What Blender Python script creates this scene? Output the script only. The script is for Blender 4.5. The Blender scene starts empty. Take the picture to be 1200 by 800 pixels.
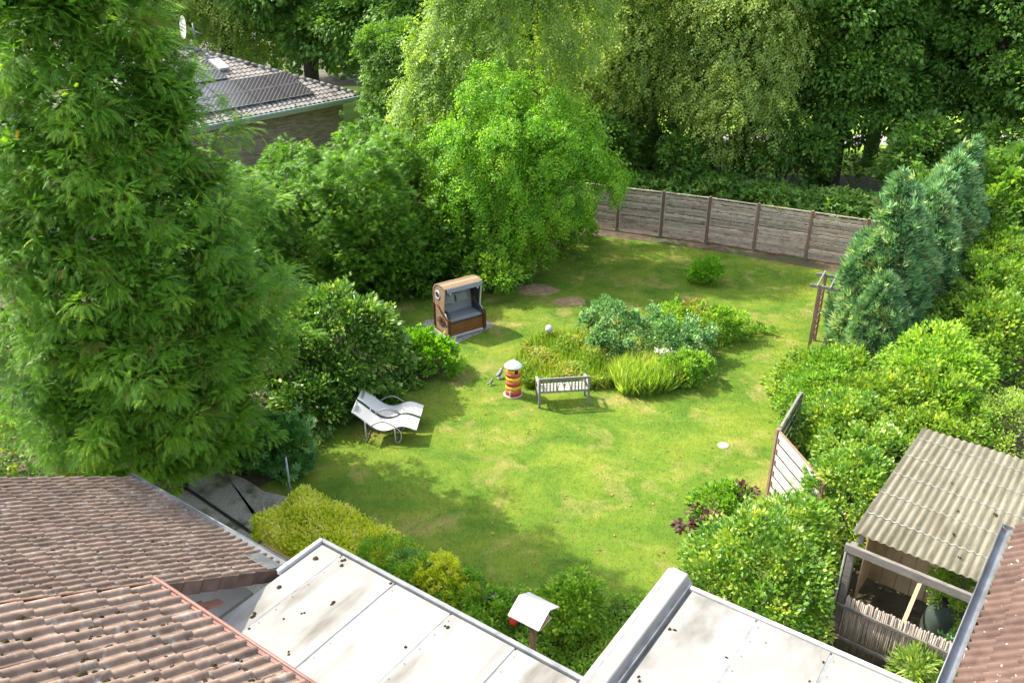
import bpy, bmesh, math, random
import numpy as np
from mathutils import Vector, Matrix

random.seed(7)
SC = bpy.context.scene
C = SC.collection
R = math.radians

# ------------------------------------------------------------------ camera
CAM_H = 11.6
PITCH = R(26.6)
cam_d = bpy.data.cameras.new("camera")
cam_d.sensor_width = 36.0
cam_d.lens = 30.0
cam_d.clip_start = 0.1
cam_d.clip_end = 1000
cam = bpy.data.objects.new("camera", cam_d)
C.objects.link(cam)
cam.location = (0, 0, CAM_H)
cam.rotation_euler = (R(90) - PITCH, 0, 0)
SC.camera = cam

# ------------------------------------------------------------------ sky + sun
SUN_EL = R(49)
SUN_SHADOW = R(-25)                      # direction the shadows fall on the ground
to_sun = Vector((-math.cos(SUN_SHADOW) * math.cos(SUN_EL), -math.sin(SUN_SHADOW) * math.cos(SUN_EL), math.sin(SUN_EL)))
W = bpy.data.worlds.new("World")
SC.world = W
W.use_nodes = True
nt = W.node_tree
nt.nodes.clear()
sky = nt.nodes.new("ShaderNodeTexSky")
sky.sky_type = 'NISHITA'
sky.sun_disc = False
sky.sun_elevation = SUN_EL
sky.sun_rotation = math.atan2(to_sun.x, to_sun.y)
sky.dust_density = 2.5
sky.air_density = 1.0
bg = nt.nodes.new("ShaderNodeBackground")
bg.inputs['Strength'].default_value = 0.15
out = nt.nodes.new("ShaderNodeOutputWorld")
hsv = nt.nodes.new("ShaderNodeHueSaturation")
hsv.inputs['Saturation'].default_value = 0.6
nt.links.new(sky.outputs[0], hsv.inputs['Color'])
nt.links.new(hsv.outputs[0], bg.inputs['Color'])
nt.links.new(bg.outputs[0], out.inputs['Surface'])
sd = bpy.data.lights.new("sun", 'SUN')
sd.energy = 2.4
sd.angle = R(0.6)
sd.color = (1.0, 0.93, 0.80)
sun = bpy.data.objects.new("sun", sd)
C.objects.link(sun)
sun.location = (-30, 20, 40)
sun.rotation_euler = (-to_sun).to_track_quat('-Z', 'Y').to_euler()
SC.view_settings.view_transform = 'Standard'
SC.view_settings.look = 'None'
SC.view_settings.gamma = 1
SC.view_settings.exposure = 2.15
SC.cycles.max_bounces = 8
SC.cycles.transmission_bounces = 6
SC.cycles.diffuse_bounces = 4
SC.cycles.transparent_max_bounces = 8

# ------------------------------------------------------------------ helpers
def at(px, py, h=0.0):
    """point of height h seen at a place of the 1200x800 photograph"""
    dx, dy = (px - 600) / 1000, (py - 400) / 1000
    r = Vector((dx, math.cos(PITCH) - dy * math.sin(PITCH), -math.sin(PITCH) - dy * math.cos(PITCH)))
    t = (h - CAM_H) / r.z
    return Vector((r.x * t, r.y * t, h))

AX = R(-35)                               # the houses' common axis
EU = Vector((math.cos(AX), math.sin(AX), 0))
EV = Vector((-math.sin(AX), math.cos(AX), 0))

def tag(o, label=None, cat=None, group=None, kind=None):
    if label: o['label'] = label
    if cat: o['category'] = cat
    if group: o['group'] = group
    if kind: o['kind'] = kind
    return o

def empty(name, loc=(0, 0, 0), rz=0.0, label=None, cat=None, group=None):
    o = bpy.data.objects.new(name, None)
    o.empty_display_size = 0.2
    C.objects.link(o)
    o.location = loc
    o.rotation_euler = (0, 0, rz)
    return tag(o, label, cat, group)

def link(name, me, parent=None, loc=None, rot=None):
    o = bpy.data.objects.new(name, me)
    C.objects.link(o)
    if parent is not None: o.parent = parent
    if loc is not None: o.location = loc
    if rot is not None: o.rotation_euler = rot
    return o

def copy_tree(o, parent=None):
    c = o.copy()
    C.objects.link(c)
    if parent is not None: c.parent = parent
    for ch in [x for x in o.children]:
        copy_tree(ch, c)
    return c

class MB:
    def __init__(s): s.v = []; s.f = []; s.sm = []
    def add(s, vs, fs, smooth=False):
        b = len(s.v)
        s.v += [tuple(v) for v in vs]
        s.f += [tuple(b + i for i in f) for f in fs]
        s.sm += [smooth] * len(fs)
        return s
    def box(s, c, size, M=None, bev=0.0):
        x, y, z = [a / 2 for a in size]
        c = Vector(c)
        vs = [Vector((i, j, k)) for k in (-z, z) for j in (-y, y) for i in (-x, x)]
        if M is not None: vs = [M @ v for v in vs]
        vs = [v + c for v in vs]
        return s.add(vs, [(0, 2, 3, 1), (4, 5, 7, 6), (0, 1, 5, 4), (2, 6, 7, 3), (0, 4, 6, 2), (1, 3, 7, 5)])
    def bar(s, a, b, w, h, upv=(0, 0, 1)):
        a = Vector(a); b = Vector(b)
        f = (b - a).normalized(); u = Vector(upv)
        if abs(f.dot(u)) > .98: u = Vector((1, 0, 0))
        r = f.cross(u).normalized(); u = r.cross(f).normalized()
        vs = [p + r * i * w / 2 + u * k * h / 2 for p in (a, b) for i, k in ((-1, -1), (1, -1), (1, 1), (-1, 1))]
        return s.add(vs, [(3, 2, 1, 0), (4, 5, 6, 7), (0, 1, 5, 4), (1, 2, 6, 5), (2, 3, 7, 6), (3, 0, 4, 7)])
    def tube(s, pts, rad, seg=8, closed=False, smooth=True):
        pts = [Vector(p) for p in pts]
        n = len(pts)
        if not hasattr(rad, '__len__'): rad = [rad] * n
        vs = []
        ref = None
        for i, p in enumerate(pts):
            if closed: d = pts[(i + 1) % n] - pts[i - 1]
            else: d = pts[min(i + 1, n - 1)] - pts[max(i - 1, 0)]
            d.normalize()
            if ref is None:
                ref = Vector((0, 0, 1)) if abs(d.z) < .9 else Vector((1, 0, 0))
            r = (ref - d * ref.dot(d)).normalized(); ref = r
            u = d.cross(r)
            for k in range(seg):
                t = 2 * math.pi * k / seg
                vs.append(p + (r * math.cos(t) + u * math.sin(t)) * rad[i])
        fs = []
        for i in range(n if closed else n - 1):
            j = (i + 1) % n
            for k in range(seg):
                l = (k + 1) % seg
                fs.append((i * seg + k, i * seg + l, j * seg + l, j * seg + k))
        if not closed:
            fs.append(tuple(range(seg - 1, -1, -1)))
            fs.append(tuple((n - 1) * seg + k for k in range(seg)))
        return s.add(vs, fs, smooth)
    def lathe(s, prof, seg=24, c=(0, 0, 0), smooth=True):
        c = Vector(c); vs = []; fs = []
        for r, z in prof:
            for k in range(seg):
                t = 2 * math.pi * k / seg
                vs.append(c + Vector((r * math.cos(t), r * math.sin(t), z)))
        for i in range(len(prof) - 1):
            for k in range(seg):
                l = (k + 1) % seg
                fs.append((i * seg + k, i * seg + l, (i + 1) * seg + l, (i + 1) * seg + k))
        return s.add(vs, fs, smooth)
    def prism(s, poly, y0, y1, M=None):
        """polygon in x,z extruded along y"""
        n = len(poly)
        vs = [Vector((a, y0, b)) for a, b in poly] + [Vector((a, y1, b)) for a, b in poly]
        if M is not None: vs = [M @ v for v in vs]
        fs = [tuple(range(n)), tuple(range(2 * n - 1, n - 1, -1))]
        fs += [(i, i + n, (i + 1) % n + n, (i + 1) % n) for i in range(n)]
        return s.add(vs, fs)
    def sheet(s, pts):
        return s.add(pts, [tuple(range(len(pts)))])
    def mesh(s, name, m):
        me = bpy.data.meshes.new(name)
        me.from_pydata(s.v, [], s.f)
        me.polygons.foreach_set('use_smooth', s.sm)
        if m: me.materials.append(m)
        me.update()
        return me
    def build(s, name, m, parent=None, bevel=0.0, loc=None, rot=None):
        me = s.mesh(name, m)
        bm = bmesh.new(); bm.from_mesh(me)
        bmesh.ops.recalc_face_normals(bm, faces=bm.faces)
        if bevel > 0:
            es = [e for e in bm.edges if len(e.link_faces) == 2 and e.calc_face_angle(0) > .6]
            bmesh.ops.bevel(bm, geom=es, offset=bevel, segments=1, affect='EDGES')
        bm.to_mesh(me); bm.free()
        return link(name, me, parent, loc, rot)

# ------------------------------------------------------------------ materials
def newmat(name):
    m = bpy.data.materials.new(name)
    m.use_nodes = True
    n = m.node_tree
    return m, n, n.nodes['Principled BSDF'], n.nodes['Material Output']

def ramp(n, stops, fac):
    r = n.nodes.new('ShaderNodeValToRGB')
    e = r.color_ramp.elements
    while len(e) < len(stops): e.new(.5)
    for k, (p, c) in enumerate(stops):
        e[k].position = p
        e[k].color = (*c, 1)
    n.links.new(fac, r.inputs[0])
    return r

def noise(n, vec, scale, detail=4, rough=.6, stretch=(1, 1, 1), rot=(0, 0, 0), dist=0.0):
    mp = n.nodes.new('ShaderNodeMapping')
    mp.inputs['Scale'].default_value = stretch
    mp.inputs['Rotation'].default_value = rot
    n.links.new(vec, mp.inputs[0])
    t = n.nodes.new('ShaderNodeTexNoise')
    t.inputs['Scale'].default_value = scale
    t.inputs['Detail'].default_value = detail
    t.inputs['Roughness'].default_value = rough
    t.inputs['Distortion'].default_value = dist
    n.links.new(mp.outputs[0], t.inputs['Vector'])
    return t.outputs['Fac']

def mixc(n, fac, a, b, mode='MIX'):
    m = n.nodes.new('ShaderNodeMix')
    m.data_type = 'RGBA'
    m.blend_type = mode
    for k, v in ((0, fac), (6, a), (7, b)):
        if isinstance(v, (int, float)): m.inputs[k].default_value = v
        elif isinstance(v, tuple): m.inputs[k].default_value = (*v, 1)
        else: n.links.new(v, m.inputs[k])
    return m.outputs[2]

def surf(name, stops, scale=6, stretch=(1, 1, 1), rough=.8, bump=.3, bdist=.01, metal=0, spec=.3, rand=0.0,
         over=None, world=False, detail=5, rot=(0, 0, 0)):
    """noise ramp colour + optional second layer over=(color, scale, lo, hi, stretch)"""
    if not any(k in name for k in ('white', 'soil', 'moss', 'turf', 'earth', 'stained', 'gravel', 'slab', 'glaze', 'corr')):
        stops = [(p_, tuple(x * .68 for x in c_)) for p_, c_ in stops]
        if over: over = (tuple(x * .68 for x in over[0]),) + tuple(over[1:])
    m, n, b, o = newmat(name)
    if world:
        g = n.nodes.new('ShaderNodeNewGeometry'); vec = g.outputs['Position']
    else:
        g = n.nodes.new('ShaderNodeTexCoord'); vec = g.outputs['Object']
    if rand > 0:
        oi = n.nodes.new('ShaderNodeObjectInfo')
        ad = n.nodes.new('ShaderNodeVectorMath'); ad.operation = 'MULTIPLY_ADD'
        cb = n.nodes.new('ShaderNodeCombineXYZ')
        for k in range(3): n.links.new(oi.outputs['Random'], cb.inputs[k])
        n.links.new(cb.outputs[0], ad.inputs[0]); ad.inputs[1].default_value = (37, 91, 13)
        n.links.new(vec, ad.inputs[2]); vec = ad.outputs[0]
    f = noise(n, vec, scale, detail, .6, stretch, rot)
    col = ramp(n, stops, f).outputs[0]
    if over:
        oc, osc, lo, hi, ostr = over
        f2 = noise(n, vec, osc, 4, .6, ostr, rot)
        rr = ramp(n, [(lo, (0, 0, 0)), (hi, (1, 1, 1))], f2)
        col = mixc(n, rr.outputs[0], col, oc)
    if rand > 0:
        hv = n.nodes.new('ShaderNodeHueSaturation')
        mr = n.nodes.new('ShaderNodeMapRange')
        mr.inputs[3].default_value = 1 - rand; mr.inputs[4].default_value = 1 + rand
        n.links.new(oi.outputs['Random'], mr.inputs[0])
        n.links.new(mr.outputs[0], hv.inputs['Value'])
        n.links.new(col, hv.inputs['Color']); col = hv.outputs[0]
    n.links.new(col, b.inputs['Base Color'])
    b.inputs['Roughness'].default_value = rough
    b.inputs['Metallic'].default_value = metal
    b.inputs['Specular IOR Level'].default_value = spec
    if bump > 0:
        bn = n.nodes.new('ShaderNodeBump')
        bn.inputs['Strength'].default_value = bump
        bn.inputs['Distance'].default_value = bdist
        f3 = noise(n, vec, scale * 4, 4, .7, stretch, rot)
        n.links.new(f3, bn.inputs['Height'])
        n.links.new(bn.outputs[0], b.inputs['Normal'])
    return m

def leafmat(name, cols, trans=.35, rough=.5, spec=.3, tcol=1.6, warm=1.08):
    m, n, b, o = newmat(name)
    a = n.nodes.new('ShaderNodeAttribute'); a.attribute_name = 'tone'
    k = len(cols)
    cols = [(min(.6, c[0] * 1.45 * warm), min(.6, c[1] * 1.45), min(.6, c[2] * 1.1)) for c in cols]
    r = ramp(n, [(i / (k - 1), c) for i, c in enumerate(cols)], a.outputs['Fac'])
    col = r.outputs[0]
    b.inputs['Roughness'].default_value = rough
    b.inputs['Specular IOR Level'].default_value = spec
    n.links.new(col, b.inputs['Base Color'])
    t = n.nodes.new('ShaderNodeBsdfTranslucent')
    tc = mixc(n, 1.0, col, (tcol, tcol * 1.0, tcol * .35), 'MULTIPLY')
    n.links.new(tc, t.inputs['Color'])
    mx = n.nodes.new('ShaderNodeMixShader'); mx.inputs[0].default_value = trans
    n.links.new(b.outputs[0], mx.inputs[1]); n.links.new(t.outputs[0], mx.inputs[2])
    n.links.new(mx.outputs[0], o.inputs['Surface'])
    return m

M = {}
M['soil'] = surf('soil', [(.3, (.035, .025, .015)), (.7, (.10, .07, .045))], 3, bump=.8, bdist=.03, world=True,
                 over=((.05, .07, .02), .7, .5, .7, (1, 1, 1)))
M['bark'] = surf('bark', [(.3, (.05, .035, .025)), (.7, (.16, .12, .09))], 5, (4, 4, .6), bump=.8, bdist=.03)
M['palebark'] = surf('pale_bark', [(.3, (.12, .10, .08)), (.6, (.42, .40, .36))], 5, (1, 1, 3), bump=.4)
M['tile'] = surf('roof_tile', [(.25, (0.128, 0.085, 0.059)), (.5, (0.241, 0.165, 0.119)), (.8, (0.364, 0.265, 0.198))], 5, rough=.85, bump=.5,
                 bdist=.004, rand=.16, over=((.40, .36, .31), 9, .56, .72, (1, 1, 1)))
M['tile_b'] = surf('roof_tile_brown', [(.25, (.08, .048, .036)), (.5, (.135, .082, .063)), (.8, (.185, .12, .095))], 5, rough=.85,
                   bump=.5, bdist=.004, rand=.15, over=((.55, .5, .46), 11, .68, .71, (1, 1, 1)))
M['terracotta'] = surf('terracotta', [(.3, (.22, .10, .06)), (.7, (.34, .17, .11))], 8, rough=.9, bump=.3, rand=.15)
M['redmetal'] = surf('painted_red_metal', [(.3, (.20, .085, .065)), (.7, (.28, .14, .11))], 5, rough=.5, bump=.1)
M['zinc'] = surf('zinc', [(.3, (.20, .21, .22)), (.7, (.34, .355, .37))], 3, (1, 1, 1), rough=.45, bump=.1, metal=.6)
M['greymetal'] = surf('grey_trim', [(.3, (.16, .17, .17)), (.7, (.34, .35, .35))], 4, rough=.6, bump=.2)
M['cross'] = surf('pale_strip', [(.3, (0.336, 0.320, 0.256)), (.6, (0.440, 0.424, 0.352))], 9, rough=.8, bump=.1)
M['moss'] = surf('moss', [(.3, (.018, .012, .005)), (.6, (.05, .035, .012)), (.8, (.10, .075, .022))], 25, rough=1, bump=1, bdist=.02)
M['render'] = surf('wall_render', [(.3, (.55, .53, .48)), (.7, (.68, .66, .61))], 2, rough=.9, bump=.2)
M['felt'] = surf('white_roof_sheet', [(.3, (0.195, 0.190, 0.176)), (.6, (0.232, 0.225, 0.207))], 2.0, rough=.75, bump=.15, bdist=.004, rand=.04,
                 over=((.11, .10, .08), 1.3, .53, .73, (1.5, .35, 1)), rot=(0, 0, 0))
M['felt_b'] = surf('grey_stained_sheet', [(.3, (0.190, 0.183, 0.169)), (.65, (0.230, 0.222, 0.204))], 2.5, rough=.75, bump=.2, bdist=.004, rand=.04,
                   over=((.10, .09, .07), 1.3, .52, .72, (1.0, .5, 1)))
M['concrete'] = surf('aggregate_slab', [(.25, (.13, .12, .10)), (.5, (.33, .305, .245)), (.75, (.55, .52, .44))], 30, rough=.9, bump=1, bdist=.02, detail=6,
                     over=((.10, .11, .05), 1.3, .5, .65, (1, 1, 1)))
M['gravel'] = surf('gravel', [(.3, (.13, .12, .10)), (.55, (.34, .32, .29)), (.8, (.5, .48, .44))], 22, rough=.95, bump=1, bdist=.03)
M['wood_grey'] = surf('weathered_wood', [(.25, (.10, .09, .078)), (.5, (.22, .20, .175)), (.8, (.34, .315, .28))], 5, (1, 8, 8), rough=.85,
                      bump=.4, bdist=.006, rand=.13)
M['wood_fence'] = surf('fence_wood', [(.25, (0.401, 0.295, 0.236)), (.5, (0.661, 0.531, 0.437)), (.8, (0.873, 0.743, 0.637))], 3, (1, 10, 10), rough=.85,
                       bump=.4, bdist=.006, rand=.2, over=((.36, .23, .15), 1.5, .5, .7, (1, 5, 5)))
M['wood_post'] = surf('fence_post', [(.25, (.17, .10, .06)), (.7, (.34, .22, .14))], 4, (6, 6, 1), rough=.85, bump=.4, rand=.15)
M['wood_pale'] = surf('pale_wood', [(.25, (.42, .39, .35)), (.7, (.66, .63, .58))], 4, (1, 8, 8), rough=.8, bump=.3, rand=.1)
M['wood_bench'] = surf('bench_wood', [(.25, (.20, .19, .155)), (.7, (.36, .345, .29))], 5, (3, 3, 3), rough=.8, bump=.3, rand=.1)
M['wood_seat'] = surf('seat_wood', [(.25, (.34, .33, .27)), (.7, (.50, .48, .41))], 5, (3, 3, 3), rough=.8, bump=.3, rand=.1)
M['ply'] = surf('ochre_board', [(.25, (.50, .36, .20)), (.7, (.78, .60, .38))], 2, (2, 2, .7), rough=.8, bump=.2, rand=.1)
M['mahogany'] = surf('varnished_wood', [(.3, (.16, .055, .02)), (.7, (.34, .13, .05))], 3, (1, 6, 6), rough=.35, bump=.1, spec=.5)
M['mahog_dark'] = surf('dark_varnished_wood', [(.3, (.07, .03, .015)), (.7, (.16, .07, .035))], 3, (4, 4, 1), rough=.4, bump=.1)
M['dark'] = surf('near_black', [(.3, (.02, .02, .02)), (.7, (.04, .04, .04))], 6, rough=.6, bump=0)
M['white'] = surf('white_paint', [(.3, (.40, .40, .39)), (.7, (.50, .50, .48))], 6, rough=.4, bump=.05)
M['bluegrey'] = surf('greyblue_fabric', [(.3, (.19, .22, .225)), (.7, (.27, .305, .31))], 30, rough=.9, bump=.2)
M['lining'] = surf('dark_lining', [(.3, (.055, .065, .085)), (.7, (.09, .105, .13))], 20, rough=.9, bump=.2)
M['cushion'] = surf('grey_cushion', [(.3, (.23, .245, .24)), (.7, (.32, .335, .325))], 25, rough=.95, bump=.3)
M['sling'] = surf('cream_sling', [(.3, (.66, .63, .58)), (.7, (.78, .75, .70))], 60, rough=.7, bump=.15)
M['red'] = surf('red_glaze', [(.3, (.36, .055, .035)), (.7, (.50, .10, .05))], 8, rough=.45, bump=.1)
M['yellow'] = surf('yellow_glaze', [(.3, (.62, .33, .03)), (.7, (.78, .46, .05))], 8, rough=.45, bump=.1)
M['pinkbase'] = surf('pink_base', [(.3, (.42, .25, .2)), (.7, (.58, .40, .34))], 8, rough=.7, bump=.2)
M['whitelid'] = surf('white_board', [(.3, (0.446, 0.439, 0.432)), (.7, (0.518, 0.511, 0.504))], 6, rough=.5, bump=.05)
M['paleblue'] = surf('white_cap', [(.3, (.60, .66, .64)), (.7, (.74, .79, .77))], 6, rough=.5, bump=.05)
M['stone'] = surf('grey_stone', [(.3, (.14, .14, .13)), (.7, (.42, .42, .40))], 10, rough=.8, bump=.4)
M['brightred'] = surf('bright_red_glaze', [(.3, (.65, .03, .03)), (.7, (.8, .08, .06))], 6, rough=.25, bump=0, spec=.6)
M['greentrim'] = surf('mint_gutter', [(.3, (.30, .42, .39)), (.7, (.42, .55, .51))], 4, rough=.5, bump=.1)
M['barrel'] = surf('green_plastic', [(.3, (.04, .06, .05)), (.7, (.08, .11, .09))], 3, rough=.5, bump=.1)
M['bamboo'] = surf('bamboo_cane', [(.25, (.22, .18, .15)), (.5, (.46, .39, .32)), (.8, (.66, .58, .49))], 6, (6, 6, .8), rough=.7, bump=.4, rand=.25)
M['pipe'] = surf('steel_pipe', [(.3, (.28, .31, .34)), (.7, (.40, .44, .47))], 3, rough=.5, bump=0, metal=.5)
M['dirtywhite'] = surf('dirty_white', [(.3, (.34, .335, .32)), (.7, (.50, .495, .48))], 5, rough=.6, bump=.05)

def wicker_mat():
    m, n, b, o = newmat('wicker')
    tc = n.nodes.new('ShaderNodeTexCoord')
    w = n.nodes.new('ShaderNodeTexWave'); w.inputs['Scale'].default_value = 16; w.bands_direction = 'Z'
    w.inputs['Distortion'].default_value = 1.5
    n.links.new(tc.outputs['Object'], w.inputs['Vector'])
    f = noise(n, tc.outputs['Object'], 14)
    c = ramp(n, [(.2, (.08, .045, .022)), (.5, (.20, .125, .065)), (.9, (.31, .215, .125))], w.outputs['Fac'])
    c2 = mixc(n, f, c.outputs[0], (.16, .10, .05))
    n.links.new(c2, b.inputs['Base Color']); b.inputs['Roughness'].default_value = .7
    bn = n.nodes.new('ShaderNodeBump'); bn.inputs['Distance'].default_value = .01; bn.inputs['Strength'].default_value = .7
    n.links.new(w.outputs['Fac'], bn.inputs['Height']); n.links.new(bn.outputs[0], b.inputs['Normal'])
    return m
M['wicker'] = wicker_mat()

def brick_mat():
    m, n, b, o = newmat('far_brick')
    tc = n.nodes.new('ShaderNodeTexCoord')
    mp = n.nodes.new('ShaderNodeMapping'); mp.inputs['Rotation'].default_value = (R(90), 0, 0)
    n.links.new(tc.outputs['Object'], mp.inputs[0])
    br = n.nodes.new('ShaderNodeTexBrick')
    br.inputs['Scale'].default_value = 1
    br.inputs['Brick Width'].default_value = .25; br.inputs['Row Height'].default_value = .083
    br.inputs['Mortar Size'].default_value = .008
    br.inputs['Color1'].default_value = (.16, .105, .075, 1); br.inputs['Color2'].default_value = (.30, .23, .17, 1)
    br.inputs['Mortar'].default_value = (.25, .23, .20, 1)
    n.links.new(mp.outputs[0], br.inputs['Vector'])
    n.links.new(br.outputs[0], b.inputs['Base Color']); b.inputs['Roughness'].default_value = .9
    return m
M['brick'] = brick_mat()

def solar_mat():
    m, n, b, o = newmat('solar_glass')
    tc = n.nodes.new('ShaderNodeTexCoord')
    w = n.nodes.new('ShaderNodeTexWave'); w.inputs['Scale'].default_value = 1.9; w.bands_direction = 'X'
    n.links.new(tc.outputs['Object'], w.inputs['Vector'])
    c = ramp(n, [(.0, (.16, .15, .15)), (.12, (.055, .05, .055)), (1, (.04, .036, .04))], w.outputs['Fac'])
    n.links.new(c.outputs[0], b.inputs['Base Color'])
    b.inputs['Roughness'].default_value = .22; b.inputs['Specular IOR Level'].default_value = .8
    return m
M['solar'] = solar_mat()

def grass_cols(n, vec):
    """colour of the lawn by place: lime, darker and straw patches"""
    f1 = noise(n, vec, .55, 5, .62, (1, 1.25, 1), dist=.6)
    f2 = noise(n, vec, 2.6, 5, .7, (1, 1.6, 1))
    f3 = noise(n, vec, .9, 4, .65, (1.0, 1.0, 1), rot=(0, 0, 1.1), dist=.4)
    c = ramp(n, [(.28, (.050, .108, .014)), (.45, (.090, .156, .020)), (.62, (.140, .190, .027)), (.80, (.200, .215, .045))], f1).outputs[0]
    straw = ramp(n, [(.53, (0, 0, 0)), (.72, (.8, .8, .8))], f3).outputs[0]
    c = mixc(n, straw, c, (.27, .225, .095))
    fine = ramp(n, [(.25, (.72, .76, .6)), (.75, (1.25, 1.18, 1.1))], f2).outputs[0]
    return mixc(n, .8, c, fine, 'MULTIPLY')

def lawn_mat(blade=False):
    m, n, b, o = newmat('grass_blades' if blade else 'lawn_turf')
    g = n.nodes.new('ShaderNodeNewGeometry')
    c = grass_cols(n, g.outputs['Position'])
    if not blade:
        ff = noise(n, g.outputs['Position'], 28, 5, .75, (1, 1, 1))
        c = mixc(n, .75, c, ramp(n, [(.3, (.62, .66, .5)), (.7, (1.25, 1.22, 1.1))], ff).outputs[0], 'MULTIPLY')
        bn = n.nodes.new('ShaderNodeBump'); bn.inputs['Strength'].default_value = .6; bn.inputs['Distance'].default_value = .03
        n.links.new(ff, bn.inputs['Height']); n.links.new(bn.outputs[0], b.inputs['Normal'])
        n.links.new(c, b.inputs['Base Color']); b.inputs['Roughness'].default_value = .9
        b.inputs['Specular IOR Level'].default_value = .1
        return m
    a = n.nodes.new('ShaderNodeAttribute'); a.attribute_name = 'tone'
    c = mixc(n, 1.0, c, ramp(n, [(0, (.8, .9, .7)), (.5, (1.2, 1.2, 1.1)), (1, (1.9, 1.6, 1.9))], a.outputs['Fac']).outputs[0], 'MULTIPLY')
    n.links.new(c, b.inputs['Base Color']); b.inputs['Roughness'].default_value = .6
    b.inputs['Specular IOR Level'].default_value = .2
    t = n.nodes.new('ShaderNodeBsdfTranslucent'); n.links.new(mixc(n, 1.0, c, (1.4, 1.4, .6), 'MULTIPLY'), t.inputs['Color'])
    mx = n.nodes.new('ShaderNodeMixShader'); mx.inputs[0].default_value = .45
    n.links.new(b.outputs[0], mx.inputs[1]); n.links.new(t.outputs[0], mx.inputs[2])
    n.links.new(mx.outputs[0], o.inputs['Surface'])
    return m
M['lawn'] = lawn_mat()
M['blade'] = lawn_mat(True)
M['meadow'] = surf('meadow_turf', [(.3, (.12, .24, .015)), (.7, (.25, .38, .03))], .8, rough=.9, bump=.4, bdist=.03, world=True)

# foliage colours (real leaf albedos; tone 0..1 runs through each list)
L = {}
L['conifer'] = leafmat('conifer_leaf', [(.13, .10, .035), (.04, .115, .016), (.065, .17, .02), (.10, .225, .026), (.165, .29, .035)], .45, warm=1.15)
L['hedge'] = leafmat('hedge_leaf', [(.03, .08, .012), (.05, .13, .014), (.08, .18, .018), (.13, .24, .025)], .38)
L['vine'] = leafmat('vine_leaf', [(.04, .12, .01), (.075, .20, .012), (.12, .27, .015), (.20, .32, .03)], .45)
L['birch'] = leafmat('birch_leaf', [(.07, .12, .025), (.12, .18, .04), (.19, .25, .06), (.28, .31, .07)], .45, warm=.9)
L['darkleaf'] = leafmat('dark_leaf', [(0.031, 0.079, 0.018), (0.053, 0.124, 0.026), (0.079, 0.176, 0.035), (0.176, 0.281, 0.053)], .42)
L['olive'] = leafmat('olive_leaf', [(0.071, 0.121, 0.036), (0.121, 0.192, 0.051), (0.203, 0.283, 0.071), (0.324, 0.364, 0.121)], .42)
L['forest'] = leafmat('forest_leaf', [(0.042, 0.101, 0.026), (0.076, 0.169, 0.030), (0.119, 0.236, 0.041), (0.236, 0.338, 0.050)], .42)
L['blue'] = leafmat('blue_cypress_leaf', [(0.087, 0.072, 0.028), (0.055, 0.139, 0.071), (0.093, 0.188, 0.109), (0.173, 0.276, 0.169), (0.334, 0.376, 0.244)], .25, warm=.95)
L['gold'] = leafmat('golden_leaf', [(.045, .105, .015), (.09, .165, .02), (.165, .225, .028), (.30, .31, .05)], .38, warm=.95)
L['yellow'] = leafmat('yellow_leaf', [(0.126, 0.209, 0.014), (0.284, 0.341, 0.022), (0.420, 0.451, 0.048), (0.430, 0.451, 0.264)], .45, warm=1.02)
L['ivy'] = leafmat('ivy_leaf', [(.03, .09, .014), (.06, .15, .02), (.11, .21, .028), (.24, .31, .06)], .34, rough=.4, spec=.5)
L['laurel'] = leafmat('laurel_leaf', [(.022, .065, .012), (.04, .11, .02), (.08, .17, .03), (.22, .32, .07)], .28, rough=.35, spec=.5)
L['rhodo'] = leafmat('rhododendron_leaf', [(.02, .075, .02), (.035, .12, .03), (.065, .17, .045), (.12, .24, .07)], .22, rough=.4, spec=.5)
L['bush'] = leafmat('bush_leaf', [(.04, .11, .015), (.075, .18, .02), (.14, .26, .03), (.24, .34, .06)], .45)
L['silver'] = leafmat('silver_leaf', [(.05, .125, .045), (.095, .19, .08), (.17, .27, .14), (.36, .42, .30)], .28, warm=.95)
L['meadow'] = leafmat('meadow_leaf', [(.05, .12, .012), (.085, .17, .016), (.16, .22, .028), (.26, .20, .11)], .4)
L['reed'] = leafmat('reed_leaf', [(.08, .17, .02), (.15, .25, .035), (.24, .32, .08), (.42, .42, .22)], .35)
L['purple'] = leafmat('purple_leaf', [(.025, .014, .014), (.045, .024, .024), (.08, .042, .045), (.05, .08, .02)], .2)
L['brownleaf'] = leafmat('brown_leaf', [(.10, .06, .03), (.17, .09, .04), (.25, .15, .07), (.10, .14, .03)], .25)
L['flower'] = leafmat('pale_flower', [(.5, .42, .44), (.6, .55, .55), (.7, .66, .66)], .3)

# ------------------------------------------------------------------ foliage engine
def diamond(base, tip, w, nrm):
    base = np.array(base, float); tip = np.array(tip, float)
    a = tip - base; s = np.cross(a, nrm); s = s / (np.linalg.norm(s) + 1e-9) * w
    mid = base + a * .45
    fold = np.array(nrm, float) * w * .25
    return [base, mid + s - fold, tip, mid - s - fold]
def tmpl(ds):
    v = []; q = []
    for d in ds:
        b = len(v); v += d; q += [(b, b + 1, b + 2), (b, b + 2, b + 3)]
    return np.array(v), np.array(q)
UPN = (0, 0, 1)
T = {}
T['leaf'] = tmpl([diamond((0, 0, 0), (0, 1, -.12), .30, UPN)])
T['narrow'] = tmpl([diamond((0, 0, 0), (0, 1, -.15), .10, UPN)])
fan = []
for a in (-62, -38, -16, 4, 24, 44, 66):
    t = R(a); l = 1 - abs(a) / 190
    fan.append(diamond((0, 0, 0), (math.sin(t) * l, math.cos(t) * l, -.34 * l * l), .075, UPN))
T['fan'] = tmpl(fan)
T['fan5'] = tmpl([fan[i] for i in (0, 2, 3, 4, 6)])
ros = []
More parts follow.
